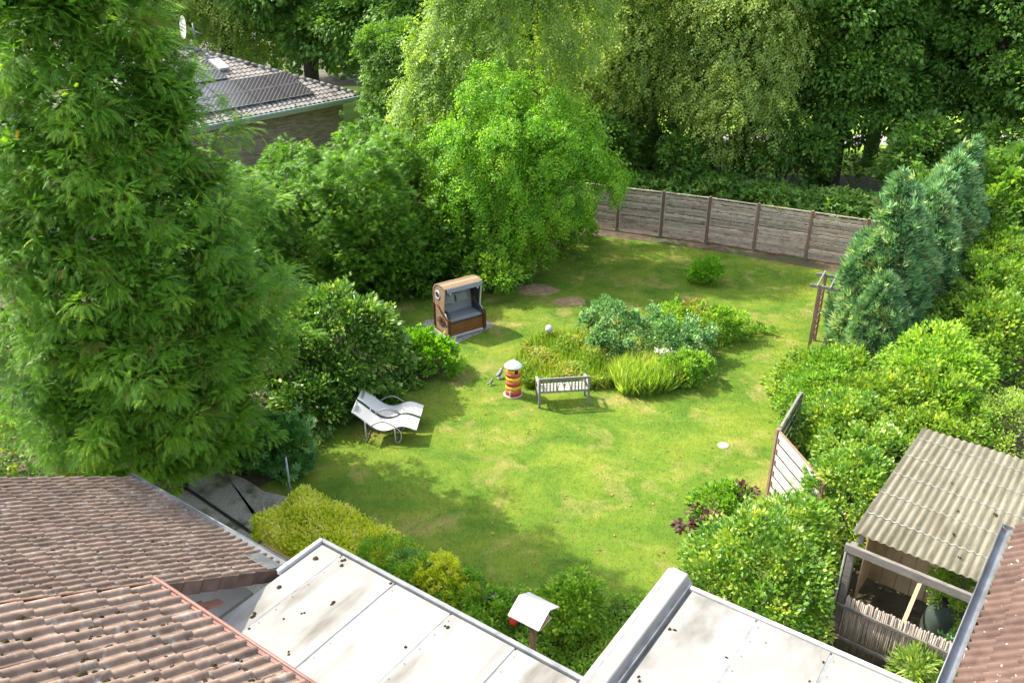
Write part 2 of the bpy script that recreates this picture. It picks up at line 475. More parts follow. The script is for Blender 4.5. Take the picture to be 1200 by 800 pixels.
for k in range(6):
    t = k * math.pi / 3 + .2
    ros.append(diamond((0, 0, 0), (math.cos(t) * .9, math.sin(t) * .9, .12 + .1 * (k % 2)), .17, UPN))
T['rosette'] = tmpl(ros)
spr = []
for k in range(4):
    y = k * .24; sg = 1 if k % 2 else -1
    spr.append(diamond((0, y, -y * y * .3), (sg * .34, y + .3, -y * y * .3 - .12), .13, UPN))
T['sprig'] = tmpl(spr)
spr2 = []
for k in range(4):
    y = k * .27; sg = 1 if k % 2 else -1
    spr2.append(diamond((0, y, -y * .1), (sg * .36, y + .12, -.22 - y * .1), .10, (0, .2, 1)))
T['vine'] = tmpl(spr2)
tuf = []
rt = random.Random(3)
for k in range(5):
    t = k * 1.26
    tuf.append(diamond((0, 0, 0), (math.cos(t) * .32, .65 + .35 * rt.random(), math.sin(t) * .32), .085, (math.sin(t), 0, math.cos(t))))
T['tuft'] = tmpl(tuf)
T['clump3'] = tmpl([diamond((0, 0, 0), (math.cos(t) * .8, math.sin(t) * .8, z), .26, UPN) for t, z in ((.4, .1), (2.4, -.1), (4.5, .05))])
T['blade'] = (np.array([(-.06, 0, 0), (.06, 0, 0), (0, 1, 0.15)], float), np.array([(0, 1, 2)]))
fv = []; fq = []
for k in range(6):
    y = .08 + k * .14
    ln_ = .42 * (1 - .55 * k / 6)
    for sg in (-1, 1):
        b_ = len(fv)
        d_ = -.30 * y * y
        fv += [(0, y - .035, d_), (0, y + .045, d_), (sg * ln_ * .8, y + ln_ * .75, d_ - .16 * ln_ - .05)]
        fq.append((b_, b_ + 1, b_ + 2) if sg < 0 else (b_ + 1, b_, b_ + 2))
b_ = len(fv); fv += [(-.05, .75, -.17), (.05, .75, -.17), (0, 1.08, -.40)]; fq.append((b_, b_ + 1, b_ + 2))
b_ = len(fv); fv += [(-.035, 0, 0), (.035, 0, 0), (0, .85, -.22)]; fq.append((b_, b_ + 1, b_ + 2))
T['frond'] = (np.array(fv), np.array(fq))
TRIS = [0]

def nrmz(a): return a / (np.linalg.norm(a, axis=-1, keepdims=True) + 1e-9)

def scatter_mesh(name, t, P, F, N, S, tone, mat):
    """copies of template t at P, pointing along F with normal N, size S, as one mesh"""
    tv, tf = T[t]
    F = nrmz(F); N = nrmz(N - F * (N * F).sum(1, keepdims=True)); X = np.cross(F, N)
    n, k = len(P), len(tv)
    V = (P[:, None, :] + S[:, None, None] * (tv[None, :, 0:1] * X[:, None, :] + tv[None, :, 1:2] * F[:, None, :]
                                             + tv[None, :, 2:3] * N[:, None, :])).reshape(-1, 3)
    Fc = (tf[None] + (np.arange(n) * k)[:, None, None]).reshape(-1, 3)
    me = bpy.data.meshes.new(name)
    me.vertices.add(len(V)); me.vertices.foreach_set('co', V.astype(np.float32).ravel())
    nf = len(Fc)
    me.loops.add(nf * 3); me.loops.foreach_set('vertex_index', Fc.astype(np.int32).ravel())
    me.polygons.add(nf); me.polygons.foreach_set('loop_start', np.arange(0, nf * 3, 3, dtype=np.int32))
    at_ = me.attributes.new('tone', 'FLOAT', 'POINT')
    at_.data.foreach_set('value', np.repeat(np.clip(tone, 0, 1), k).astype(np.float32))
    me.materials.append(mat)
    me.update(calc_edges=True)
    TRIS[0] += nf
    return me

def ell_clumps(rng, lobes, n, zmin, jag=.12):
    Lb = np.array(lobes, float)
    w = Lb[:, 3] * Lb[:, 4] + Lb[:, 3] * Lb[:, 5] * 1.2
    w = w / w.sum()
    out_c, out_n = [], []
    tot = 0
    while tot < n:
        m = n * 2
        k = rng.choice(len(Lb), m, p=w)
        d = nrmz(rng.normal(size=(m, 3)))
        c = Lb[k, :3]; r = Lb[k, 3:6]
        bump = 1 + jag * (np.sin(d[:, 0] * 5 + k * 2.1) * np.sin(d[:, 1] * 6 + k) + np.sin(d[:, 2] * 7 + k * 1.3)) * .6
        p = c + r * d * (bump * (1 - .22 * rng.random(m) ** 2))[:, None]
        ok = p[:, 2] > zmin
        ok &= rng.random(m) < np.clip(.75 + d[:, 2] * .8, .18, 1)
        for j in range(len(Lb)):
            q = ((p - Lb[j, :3]) / Lb[j, 3:6])
            ok &= ((q * q).sum(1) > .62) | (k == j)
        out_c.append(p[ok]); out_n.append(nrmz(d[ok] / r[ok])); tot += ok.sum()
    return np.concatenate(out_c)[:n], np.concatenate(out_n)[:n]

def prof_clumps(rng, prof, n, jag=.12):
    z = np.array([a for a, b in prof]); r = np.array([b for a, b in prof])
    u = np.linspace(z[0], z[-1], 200); ru = np.interp(u, z, r)
    w = (ru + .15); w = w / w.sum()
    h = rng.choice(u, n, p=w) + rng.random(n) * (u[1] - u[0])
    th = rng.random(n) * 2 * math.pi
    rr = np.interp(h, z, r) * (1 + jag * (np.sin(th * 5 + h * 1.7) * .5 + np.sin(th * 9 - h * 2.9) * .4 + np.sin(th * 3 + h * 4.1) * .4)) * (1 - .25 * rng.random(n) ** 2)
    c = np.stack([rr * np.cos(th), rr * np.sin(th), h], 1)
    nn = nrmz(np.stack([np.cos(th), np.sin(th), np.full(n, .35)], 1))
    return c, nn

def foliage(name, mat, lobes=None, prof=None, n=200, cr=.3, per=60, t='leaf', size=.1, seed=1, droop=0.0, out_=.6, up=.5,
            jit=.5, flat=.8, zmin=.03, jag=.12, tvar=.25, tbias=0.0, inner=.15, face=None, vw=.6):
    rng = np.random.default_rng(seed)
    if prof is not None: Cc, Nn = prof_clumps(rng, prof, n, jag)
    else: Cc, Nn = ell_clumps(rng, lobes, n, zmin, jag)
    if face is not None:
        keep = (Nn[:, 0] * face[0] + Nn[:, 1] * face[1] > -.35) | (rng.random(len(Cc)) < .3)
        Cc, Nn = Cc[keep], Nn[keep]
    n = len(Cc)
    idx = np.repeat(np.arange(n), per)
    m = len(idx)
    csz = cr * (.6 + .8 * rng.random(n))
    ct = rng.normal(size=n) * tvar * .6
    v = nrmz(rng.normal(size=(m, 3)) + Nn[idx] * .9 + np.array([0, 0, .25]))
    rad = rng.random(m) ** .45
    v2 = v * np.array([1, 1, flat])
    P = Cc[idx] + v2 * (csz[idx] * rad)[:, None]
    inn = rng.random(m) < inner
    P[inn] -= Nn[idx[inn]] * (cr * (1 + 2 * rng.random(inn.sum())))[:, None]
    # stray shoots that break the outline
    ns = max(2, int(n * .16)); sc_ = rng.integers(0, n, ns)
    D = nrmz(Nn[sc_] + np.array([0, 0, .8 if droop < .3 else -.5]) + rng.normal(size=(ns, 3)) * .4)
    ls = cr * rng.uniform(1.1, 2.3, ns)
    on = np.nonzero(rng.random(m) < .05)[0]; si = rng.integers(0, ns, len(on)); tt = rng.random(len(on))
    P[on] = Cc[sc_[si]] + D[si] * (ls[si] * tt)[:, None] + rng.normal(size=(len(on), 3)) * size * .22
    F = v * vw + Nn[idx] * out_ + np.array([0, 0, -droop]) + rng.normal(size=(m, 3)) * jit * .6
    N = Nn[idx] * .5 + np.array([0, 0, up]) + rng.normal(size=(m, 3)) * jit + v * .4
    S = size * (.65 + .7 * rng.random(m))
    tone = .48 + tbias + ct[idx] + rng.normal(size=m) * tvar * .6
    P[:, 2] = np.maximum(P[:, 2], .015)
    return scatter_mesh(name, t, P, F, N, S, tone, mat)

def trunk_mesh(name, h, r, seed, mat, lean=(0, 0), limbs=5, spread=1.5, z0=.35):
    rd = random.Random(seed)
    b = MB()
    pts = [Vector((lean[0] * t + rd.uniform(-.04, .04) * h * .1, lean[1] * t + rd.uniform(-.04, .04) * h * .1, h * t)) for t in (0, .03, .2, .45, .7, 1)]
    b.tube(pts, [r * 1.5, r * 1.15, r, r * .75, r * .45, r * .12], 9)
    for k in range(limbs):
        t = z0 + (1 - z0) * k / max(1, limbs) * .9
        a = k * 2.4 + rd.random()
        p = Vector((lean[0] * t, lean[1] * t, h * t))
        s = spread * (1.1 - t) + .2
        q = p + Vector((math.cos(a) * s, math.sin(a) * s, s * .6))
        mid = (p + q) / 2 + Vector((0, 0, -s * .08))
        b.tube([p, mid, q], [r * (1 - t) * .6 + .015, r * (1 - t) * .4 + .01, .01], 6)
    return b.mesh(name, mat)

def plant(name, loc, label, cat, crown, trunk=None, group=None, rz=0.0, crown_name='crown', trunk_name='trunk', scale=1.0):
    e = empty(name, loc, rz, label, cat, group)
    e.scale = (scale,) * 3
    link(crown_name, crown, e)
    if trunk is not None: link(trunk_name, trunk, e)
    return e

# ================================================================== GROUND
def flat(name, pts, z, m, kind='structure', parent=None):
    b = MB(); b.sheet([(p[0], p[1], z) for p in pts])
    o = link(name, b.mesh(name, m), parent)
    return tag(o, kind=kind)

def smooth_poly(pts, it=2):
    for _ in range(it):
        q = []
        for i in range(len(pts)):
            a, b = pts[i], pts[(i + 1) % len(pts)]
            q += [(a[0] * .75 + b[0] * .25, a[1] * .75 + b[1] * .25), (a[0] * .25 + b[0] * .75, a[1] * .25 + b[1] * .75)]
        pts = q
    return pts

flat('ground', [(-250, -60), (250, -60), (250, 400), (-250, 400)], 0, M['soil'])
LAWN_PX = [(262, 592), (300, 573), (348, 548), (362, 520), (385, 492), (415, 472), (442, 456), (480, 452), (515, 441), (532, 424),
           (500, 405), (462, 388), (450, 355), (520, 335), (570, 340), (612, 335), (640, 305), (665, 282), (695, 275), (760, 284), (830, 293), (940, 312), (1010, 326),
           (980, 360), (965, 400), (958, 425), (935, 470), (912, 512), (902, 575), (886, 615), (850, 655), (815, 700), (760, 705),
           (640, 700), (560, 698), (505, 668), (455, 636), (385, 598), (330, 590)]
LAWN = smooth_poly([tuple(at(*p)[:2]) for p in LAWN_PX])
flat('lawn', LAWN, .006, M['lawn'])
flat('meadow', [(-40, 41.5), (60, 41.5), (70, 47.6), (-40, 47.6)], .006, M['meadow'])
flat('gravel_path', [(-40, 47.7), (70, 47.7), (70, 50.2), (-40, 50.2)], .008, M['gravel'])
flat('far_grass', [(-60, 50.4), (90, 50.4), (90, 66), (-60, 66)], .006, M['meadow'])

# terrace of exposed aggregate slabs with a joint between them
def slab(name, px, z, m, parent=None, h=.06):
    p = [at(*q) for q in px]
    b = MB()
    n = len(p)
    b.add([(q.x, q.y, z) for q in p] + [(q.x, q.y, z - h) for q in p],
          [tuple(range(n))] + [(i, i + n, (i + 1) % n + n, (i + 1) % n) for i in range(n)])
    o = b.build(name, m, parent)
    return o
te = tag(slab('terrace', [(150, 530), (215, 572), (335, 655), (352, 672), (250, 720), (90, 600)], .03, M['concrete']), kind='structure')
slab('slab', [(217, 570), (212, 560), (232, 553), (262, 553), (287, 562), (310, 577), (338, 583), (320, 640), (338, 652)], .035, M['concrete'], te)
bb = MB()
bb.bar(at(160, 533, .045) , at(216, 571.2, .045), .03, .03); bb.bar(at(216, 571.2, .045), at(340, 656, .045), .025, .03)
bb.build('drain_channel', M['dark'], te)

# grass blades on the lawn
def in_poly(P, poly):
    x, y = P[:, 0], P[:, 1]; ins = np.zeros(len(P), bool); n = len(poly)
    for i in range(n):
        x1, y1 = poly[i]; x2, y2 = poly[(i + 1) % n]
        c = ((y1 > y) != (y2 > y)) & (x < (x2 - x1) * (y - y1) / (y2 - y1 + 1e-12) + x1)
        ins ^= c
    return ins
def grass(name, poly, n, size, seed, mat, extra=0.0):
    rng = np.random.default_rng(seed)
    pa = np.array(poly); lo, hi = pa.min(0) - extra, pa.max(0) + extra
    P = lo + rng.random((int(n * 2.6), 2)) * (hi - lo)
    P = P[in_poly(P, poly)][:n]
    # more blades near the camera
    m = len(P)
    pos = np.concatenate([P, np.full((m, 1), .005)], 1)
    F = np.stack([rng.normal(size=m) * .55, rng.normal(size=m) * .55, np.ones(m)], 1)
    N = np.stack([rng.normal(size=m), rng.normal(size=m), rng.random(m) * .6], 1)
    clump = .5 + .25 * np.sin(P[:, 0] * 3.1 + np.sin(P[:, 1] * 2.3) * 2) * np.sin(P[:, 1] * 3.7)
    return scatter_mesh(name, 'blade', pos, F, N, size * (.5 + .9 * rng.random(m)), clump * .4 + .6 * rng.random(m) - .05, mat)
tag(link('grass', grass('grass', LAWN, 170000, .05, 11, M['blade'])), 'short sunlit lawn grass with lime and straw coloured patches', 'grass', kind='stuff')
_g = np.random.default_rng(77); _pa = np.array(LAWN); _P = _pa.min(0) + _g.random((1500, 2)) * (_pa.max(0) - _pa.min(0)); _P = _P[in_poly(_P, LAWN)][:420]; _m = len(_P)
tag(link('fallen_leaves', scatter_mesh('fallen_leaves', 'leaf', np.concatenate([_P, np.full((_m, 1), .035)], 1), np.concatenate([_g.normal(size=(_m, 2)), _g.normal(size=(_m, 1)) * .2], 1),
    np.concatenate([_g.normal(size=(_m, 2)) * .3, np.ones((_m, 1))], 1), .05 + .05 * _g.random(_m), _g.random(_m), L['brownleaf'])), 'dry brown leaves scattered thinly over the lawn', 'fallen leaves', kind='stuff')
# bare earth spots
def spot(px, py, rx, ry, m, label, name='bare_patch'):
    c = at(px, py)
    rd = random.Random(px)
    b = MB(); n = 18
    ring = [(c.x + rx * (1 + rd.uniform(-.2, .2)) * math.cos(2 * math.pi * k / n), c.y + ry * (1 + rd.uniform(-.2, .2)) * math.sin(2 * math.pi * k / n), .012) for k in range(n)]
    vs = [(c.x, c.y, .05)] + ring
    b.add(vs, [(0, 1 + k, 1 + (k + 1) % n) for k in range(n)], True)
    o = b.build(name, m)
    return tag(o, label, 'bare earth')
M['earth'] = surf('dry_earth', [(.3, (.16, .10, .05)), (.7, (.30, .22, .12))], 6, rough=1, bump=1, bdist=.03, world=True)
spot(668, 353, .55, .38, M['earth'], 'round sandy bare patch in the lawn behind the flower bed')
spot(630, 340, .7, .5, M['earth'], 'long dry earth patch at the foot of the vine tree')
tag(MB().lathe([(0, .03), (.11, .03), (.14, .02), (.15, 0)], 20, at(848, 522)).build('stone_disc', M['cross']),
    'small flat whitish stone lying alone on the right side of the lawn', 'stone')

# ================================================================== TILES
def tile_mesh(name, m, w=.30, ln=.365, th=.03, rh=.038):
    xs = [0, .033, .042, .055, .068, .082, .095, .108, .117, .178, .187, .20, .213, .227, .24, .253, .262, .30]
    def hz(x):
        d = min(abs(x - .075), abs(x - .22))
        return rh * max(0, math.cos(min(d / .042, 1) * math.pi / 2)) ** .75 if d < .042 else 0
    pr = [(x * w / .30 - w / 2, hz(x)) for x in xs]
    b = MB(); n = len(pr); vs = []
    for (y, dz) in ((0, th), (ln, 0.0)):
        vs += [(x, y, z + dz) for x, z in pr]
    vs += [(x, 0, z * .6 - .004) for x, z in pr]
    fs = []
    for i in range(n - 1):
        fs.append((i, i + 1, n + i + 1, n + i))
        fs.append((2 * n + i, 2 * n + i + 1, i + 1, i))
    b.add(vs, fs, True)
    me = b.mesh(name, m)
    bm = bmesh.new(); bm.from_mesh(me)
    for e in bm.edges:
        if abs(e.verts[0].co.y) < 1e-6 and abs(e.verts[1].co.y) < 1e-6 and e.verts[0].co.z > 0.01 and e.verts[1].co.z > .01: e.smooth = False
    bm.to_mesh(me); bm.free()
    return me

def roof_frame(o, ex, up):
    ex = Vector(ex).normalized(); up = Vector(up).normalized(); nz = ex.cross(up).normalized()
    if nz.z < 0: ex = -ex; nz = ex.cross(up).normalized()
    Mx = Matrix(((ex.x, up.x, nz.x, o[0]), (ex.y, up.y, nz.y, o[1]), (ex.z, up.z, nz.z, o[2]), (0, 0, 0, 1)))
    return Mx

def tiled_roof(parent, Mx, c0, c1, rows, m, seed, pitch_y=.32, skip=None, rh=.038):
    """deck slab + each tile an object; columns c0..c1 along local x, rows up local y"""
    rd = random.Random(seed)
    d = MB()
    d.box(((c0 + c1) / 2 * .3, rows * pitch_y / 2 + .03, -.06), ((c1 - c0) * .3 - .02, rows * pitch_y, .09))
    roof = d.build('roof', M['mahog_dark'], parent)
    roof.matrix_basis = Mx
    me = tile_mesh('tile', m, rh=rh)
    for r in range(rows):
        for c in range(c0, c1):
            if skip and skip(c, r): continue
            o = link('tile', me, roof)
            o.location = ((c + .5) * .3 + rd.uniform(-.003, .003), r * pitch_y + rd.uniform(-.006, .006), .006)
            o.rotation_euler = (rd.uniform(-.006, .006), rd.uniform(-.01, .01), rd.uniform(-.012, .012))
    return roof

def moss(parent, pts, seed, name='moss', m=None):
    """lumps of moss: pts = (x, y, z, r) in the parent's frame"""
    rd = random.Random(seed); b = MB()
    for x, y, z, r in pts:
        for k in range(rd.choice((1, 2, 3))):
            cx, cy = x + rd.uniform(-r, r) * k, y + rd.uniform(-r, r) * k
            rr = r * rd.uniform(.45, 1)
            seg = 7
            vs = [(cx, cy, z + rr * .55)]
            for lv, (f, hz) in enumerate(((.6, .42), (1, 0))):
                for s in range(seg):
                    t = 2 * math.pi * s / seg
                    q = rr * f * rd.uniform(.7, 1.25)
                    vs.append((cx + q * math.cos(t), cy + q * math.sin(t) * 1.1, z + rr * hz * rd.uniform(.7, 1.2) - (0.01 if lv else 0)))
            fs = [(0, 1 + s, 1 + (s + 1) % seg) for s in range(seg)] + [(1 + s, 1 + seg + s, 1 + seg + (s + 1) % seg, 1 + (s + 1) % seg) for s in range(seg)]
            b.add(vs, fs, True)
    o = b.build(name, m or M['moss'], parent)
    return tag(o, kind='stuff')

CE, SE = math.cos(R(30)), math.sin(R(30))
# ---- lower tiled roof by the conifer (eave height 2.5)
e1a = at(150, 560, 2.5)
UP30 = (-EV) * CE + Vector((0, 0, SE))
hl = empty('bungalow_wing', (e1a.x, e1a.y, 0), 0, 'low wing with weathered brown concrete tiles beneath the big conifer', 'house')
hl_inv = Matrix.Translation((-e1a.x, -e1a.y, 0))
def in_thing(Mx, e): return Matrix.Translation((-e.location.x, -e.location.y, -e.location.z)) @ Mx
NC1 = 14; NR1 = 18
Mx1 = roof_frame(Vector((0, 0, 2.5)), EU, UP30)
R1 = tiled_roof(hl, Mx1, -NC1, 0, NR1, M['tile'], 5)
rd = random.Random(9)
def moss_pts(n, x0, x1, y0, y1, cx=None, s=.05):
    o_ = []
    for _ in range(n):
        x = rd.uniform(x0, x1); y = rd.uniform(y0, y1)
        r_ = s * rd.uniform(.35, 1.0) ** 1.3
        k = math.floor(x / .3); f = x - k * .3
        f = rd.choice((.015, .145, .148, .29)) + rd.uniform(-.012, .012)
        yy = round(y / .32) * .32 + rd.choice((-.03, -.02, .06, .15)) if rd.random() < .75 else y
        o_.append((k * .3 + f, yy, .03, r_))
    return o_
moss(R1, moss_pts(230, -4.1, -.3, .3, 5.5, s=.042) + moss_pts(110, -3.9, -1.6, 1.2, 5.0, s=.05), 4)
# walls under it
w = MB()
l1 = NC1 * .3
c1 = EU * (l1 / 2) - EV * 2.7
rotA = Matrix.Rotation(AX, 3, 'Z')
w.box((c1.x, c1.y, 1.15), (l1 - .5, 4.4, 2.3), rotA)
w.build('wall', M['render'], hl)
# zinc gutter and edge strip along the eave
g = MB()
for s_, (r0, zz) in enumerate(((.06, -.02),)):
    prof = [(r0 * math.cos(t), r0 * math.sin(t)) for t in [R(a) for a in range(180, 361, 20)]]
    for i in range(len(prof) - 1):
        a = EV * (prof[i][0] + .05); b_ = EV * (prof[i + 1][0] + .05)
        z1, z2 = 2.53 + prof[i][1], 2.53 + prof[i + 1][1]
        p0, p1 = EU * -.02, EU * (l1 + .02)
        g.add([(p0 + a + Vector((0, 0, z1))), (p1 + a + Vector((0, 0, z1))), (p1 + b_ + Vector((0, 0, z2))), (p0 + b_ + Vector((0, 0, z2)))], [(0, 1, 2, 3)])
g.tube([EU * -.03 + EV * .113 + Vector((0, 0, 2.535)), EU * (l1 + .03) + EV * .113 + Vector((0, 0, 2.535))], .012, 6)
g.build('gutter', M['zinc'], hl)
es = MB(); es.add([EU * -.02 + EV * -.02 + Vector((0, 0, 2.545)), EU * (l1 + .02) + EV * -.02 + Vector((0, 0, 2.545)), EU * (l1 + .02) + EV * .10 + Vector((0, 0, 2.536)), EU * -.02 + EV * .10 + Vector((0, 0, 2.536))], [(0, 1, 2, 3)])
es.build('eave_strip', M['zinc'], hl)
# verge cover tiles on the near gable edge: upper brown flaps, lower terracotta ends
vb = MB()
for k in range(15):
    y = k * .32
    me = None
for k in range(13):
    y = .05 + k * .32
    vt = MB(); vt.box((-l1 - .035, y + .17, -.045), (.02, .345, .20), Matrix.Rotation(R(2.5), 3, 'X'))
    o = vt.build('verge_tile', M['tile_b'], R1, bevel=.004)
for k in range(5):
    y = 1.3 + k * .30
    vt = MB(); vt.box((-l1 - .12, y + .15, -.30 + .01 * k), (.17, .33, .022), Matrix.Rotation(R(-6), 3, 'X'))
    vt.build('lower_tile', M['terracotta'], R1, bevel=.003)
fl = MB()
fl.box((-l1 + .27, -.05 + .32, .062), (.55, .30, .012), Matrix.Rotation(R(-3.5), 3, 'X'))
fl.build('flashing', M['zinc'], R1)

# ---- near higher roof (eave height 6)
e2a = at(178, 687, 6.0)
hn = empty('row_house', (e2a.x, e2a.y, 0), 0, 'tall house whose mossy rust-edged tile roof fills the lower left corner', 'house')
NC2, NR2 = 12, 10
R2 = tiled_roof(hn, roof_frame(Vector((0, 0, 6.0)), EU, UP30), -NC2, 0, NR2, M['tile'], 15)
moss(R2, moss_pts(170, -3.3, -.1, .2, 3.0, s=.045) + moss_pts(60, -2.6, -.3, .6, 2.4, s=.06), 14)
w = MB(); c2 = EU * (NC2 * .15) - EV * 1.9
w.box((c2.x, c2.y, 2.85), (NC2 * .3 - .3, 3.3, 5.7), rotA)
w.build('wall', M['render'], hn)
g = MB()
p0 = EU * -.04 + EV * .03; p1 = EU * (NC2 * .3 + .04) + EV * .03
g.bar(p0 + Vector((0, 0, 6.01)), p1 + Vector((0, 0, 6.01)), .025, .06)
g.tube([p0 + EV * .03 + Vector((0, 0, 6.05)), p1 + EV * .03 + Vector((0, 0, 6.04))], .016, 8)
g.build('eave_trim', M['redmetal'], hn)
vt = MB(); vt.box((.02, NR2 * .16, -.03), (.02, NR2 * .32, .12)); vt.build('verge_board', M['mahog_dark'], R2)

# ---- right roof (gutter height 4.5, steep)
e3 = at(1182, 620, 4.5); e3b = at(1110, 800, 4.5)
dv = (e3b - e3).normalized()                     # along the gutter towards the camera
du = Vector((-dv.y, dv.x, 0))                    # into the house
P3 = R(44)
UP3 = du * math.cos(P3) + Vector((0, 0, math.sin(P3)))
hr = empty('gabled_house', (e3.x, e3.y, 0), 0, 'house with steep reddish brown tiles and zinc gutter at the right edge', 'house')
NC3, NR3 = 15, 8
Mx3 = roof_frame(Vector((0, 0, 4.5)) + du * .1, dv, UP3)
flip3 = Mx3.col[0].to_3d().dot(dv) < 0
c0, c1_ = (-NC3, 0) if flip3 else (0, NC3)
R3 = tiled_roof(hr, Mx3, c0, c1_, NR3, M['tile_b'], 25, rh=.06)
sg3 = -1 if flip3 else 1
moss(R3, [(sg3 * rd.uniform(.1, 4), rd.uniform(.05, 1.6), .03, rd.uniform(.012, .04)) for _ in range(38)], 7)
moss(R3, [(sg3 * rd.uniform(.6, 4), rd.uniform(.1, 1.6), .032, rd.uniform(.012, .028)) for _ in range(16)], 8, 'lichen', M['dirtywhite'])
w = MB()
cw = dv * (NC3 * .15) + du * 1.6
w.box((cw.x, cw.y, 2.1), (NC3 * .3 - .25, 2.6, 4.2), Matrix.Rotation(math.atan2(dv.y, dv.x), 3, 'Z'))
w.build('wall', M['render'], hr)
g = MB()
prof = [(.062 * math.cos(R(a)), .062 * math.sin(R(a))) for a in range(180, 361, 20)]
q0, q1 = dv * -.03, dv * (NC3 * .3)
for i in range(len(prof) - 1):
    a = du * prof[i][0] - du * .02; b_ = du * prof[i + 1][0] - du * .02
    z1, z2 = 4.53 + prof[i][1], 4.53 + prof[i + 1][1]
    g.add([q0 + a + Vector((0, 0, z1)), q1 + a + Vector((0, 0, z1)), q1 + b_ + Vector((0, 0, z2)), q0 + b_ + Vector((0, 0, z2))], [(0, 1, 2, 3)])
g.tube([q0 - du * .083 + Vector((0, 0, 4.535)), q1 - du * .083 + Vector((0, 0, 4.535))], .011, 6)
g.add([q0 + du * x + Vector((0, 0, 4.53 + z)) for x, z in [(-.082, 0), (-.05, -.045), (0, -.062), (.03, -.045), (.045, 0)]], [(0, 1, 2, 3, 4)])
g.build('gutter', M['zinc'], hr)
# half-round ridge piece at the far verge
vt = MB()
for k in range(6):
    vt.tube([(sg3 * -.03, .02 + k * .34, .035), (sg3 * -.03, .38 + k * .34, .05)], [.055, .062], 10)
vt.build('verge_tiles', M['tile_b'], R3)

# ================================================================== FLAT ROOFS
HF = 2.7
fa = at(380, 635, HF)
gl = empty('left_garage', (fa.x, fa.y, 0), AX, 'flat roof with large white sheets below the tiled roofs at bottom left', 'garage')
# local x along the front edge, local y away from the camera
seams = [0, .46, 1.55, 2.62, 3.72, 4.62, 4.86]
depth = 4.6
rr = random.Random(2)
seams = [0, .46, 1.56, 2.62, 3.74, 4.72]
for i in range(len(seams) - 1):
    b = MB()
    a_, b2 = seams[i] + .012, seams[i + 1] - .012
    b.box(((a_ + b2) / 2, -depth / 2 - .06, HF - .02 + (i % 2) * .006), (b2 - a_, depth, .05))
    b.build('roof_sheet', M['felt'], gl, bevel=.006)
b = MB()
for s_ in seams[1:-1]:
    b.box((s_, -depth / 2 - .06, HF - .014), (.05, depth - .05, .03))
b.build('seam_strip', M['greymetal'], gl)
b = MB(); b.box((seams[-1] / 2, 0.0, HF - .005), (seams[-1] + .1, .07, .09)); b.box((seams[-1] / 2, .035, HF - .10), (seams[-1] + .1, .02, .16))
b.build('front_trim', M['greymetal'], gl, bevel=.008)
b = MB(); b.box((-.05, -.45, HF + .01), (.07, .9, .10)); b.build('side_trim', M['white'], gl, bevel=.01)
b = MB(); b.box((seams[-1] / 2, -2.4, 1.28), (seams[-1] - .2, 4.4, 2.56)); b.build('wall', M['render'], gl)
b = MB(); b.box((seams[-1] / 2, -2.36, HF - .11), (seams[-1] - .04, 4.6, .12)); b.build('deck', M['greymetal'], gl)
mp = [(.18, -.35), (.2, -1.1), (.75, -1.5), (.55, -2.1), (.35, -1.7), (.5, -1.9), (.28, -2.3), (.9, -2.3), (1.3, -1.9), (1.1, -.9), (.9, -1.25), (1.45, -2.3), (2.5, -.9), (.48, -.12), (.55, -.16), (1.5, -.1), (2.7, -.3)]
moss(gl, [(x, y, HF + .015, rr.uniform(.018, .05)) for x, y in mp], 3)

def fixings(par, xs_, y0, y1, nm='screw'):
    b_ = MB()
    for x_ in xs_:
        y_ = y0
        while y_ > y1:
            b_.add([(x_ + .011 * math.cos(t), y_ + .011 * math.sin(t), HF + .021) for t in [i * 1.2566 for i in range(5)]] + [(x_, y_, HF + .03)], [(i, (i + 1) % 5, 5) for i in range(5)]); y_ -= .31
    tag(b_.build(nm, M['greymetal'], par), kind='stuff')
fixings(gl, [s_ + .06 for s_ in seams[1:-1]], -.2, -4.3)
fb = at(812, 690, HF)
gr = empty('right_garage', (fb.x, fb.y, 0), AX, 'flat roof of stained white sheets with a raised white edge at bottom centre', 'garage')
ss = [0, 1.0, 2.04, 3.1]
for i in range(len(ss) - 1):
    b = MB(); a_, b2 = ss[i] + .012, ss[i + 1] - .012
    b.box(((a_ + b2) / 2, -3.5, HF - .02 + (i % 2) * .006), (b2 - a_, 6.9, .05))
    b.build('roof_sheet', M['felt_b'], gr, bevel=.006)
b = MB()
for s_ in ss[1:-1]: b.box((s_, -3.5, HF - .012), (.05, 6.8, .035))
b.build('seam_strip', M['greymetal'], gr)
fixings(gr, [s_ + .06 for s_ in ss[1:-1]], -.2, -6)
b = MB(); b.box((1.55, 0, HF - .01), (3.2, .07, .085)); b.build('front_trim', M['dirtywhite'], gr, bevel=.008)
# raised edge: a broad low ridge with bevelled end
b = MB()
pr = [(-.46, HF - .12), (-.46, HF + .10), (-.36, HF + .15), (-.14, HF + .14), (-.10, HF + .03), (-.05, HF + .02), (-.03, HF - .12)]
b.prism(pr, -7.0, .12)
b.build('raised_edge', M['felt'], gr, bevel=.012)
b = MB(); b.tube([(-.055, -6.9, HF + .035), (-.055, .02, HF + .035)], .014, 6); b.box((-.09, -3.4, HF + .035), (.03, 6.8, .012)); b.build('edge_rail', M['greymetal'], gr)
b = MB()
rd2 = random.Random(4)
y = -.3
while y > -5.5:
    ln = rd2.uniform(.12, .5)
    vs = []; n_ = 6
    for k in range(n_ + 1): vs.append((-.365 + rd2.uniform(-.012, .012), y - ln * k / n_, HF + .152))
    for k in range(n_, -1, -1): vs.append((-.345 + rd2.uniform(-.012, .012), y - ln * k / n_, HF + .152))
    b.add(vs, [tuple(range(len(vs)))]); y -= ln + rd2.uniform(.05, .5)
b.build('peeling_strip', M['greymetal'], gr)
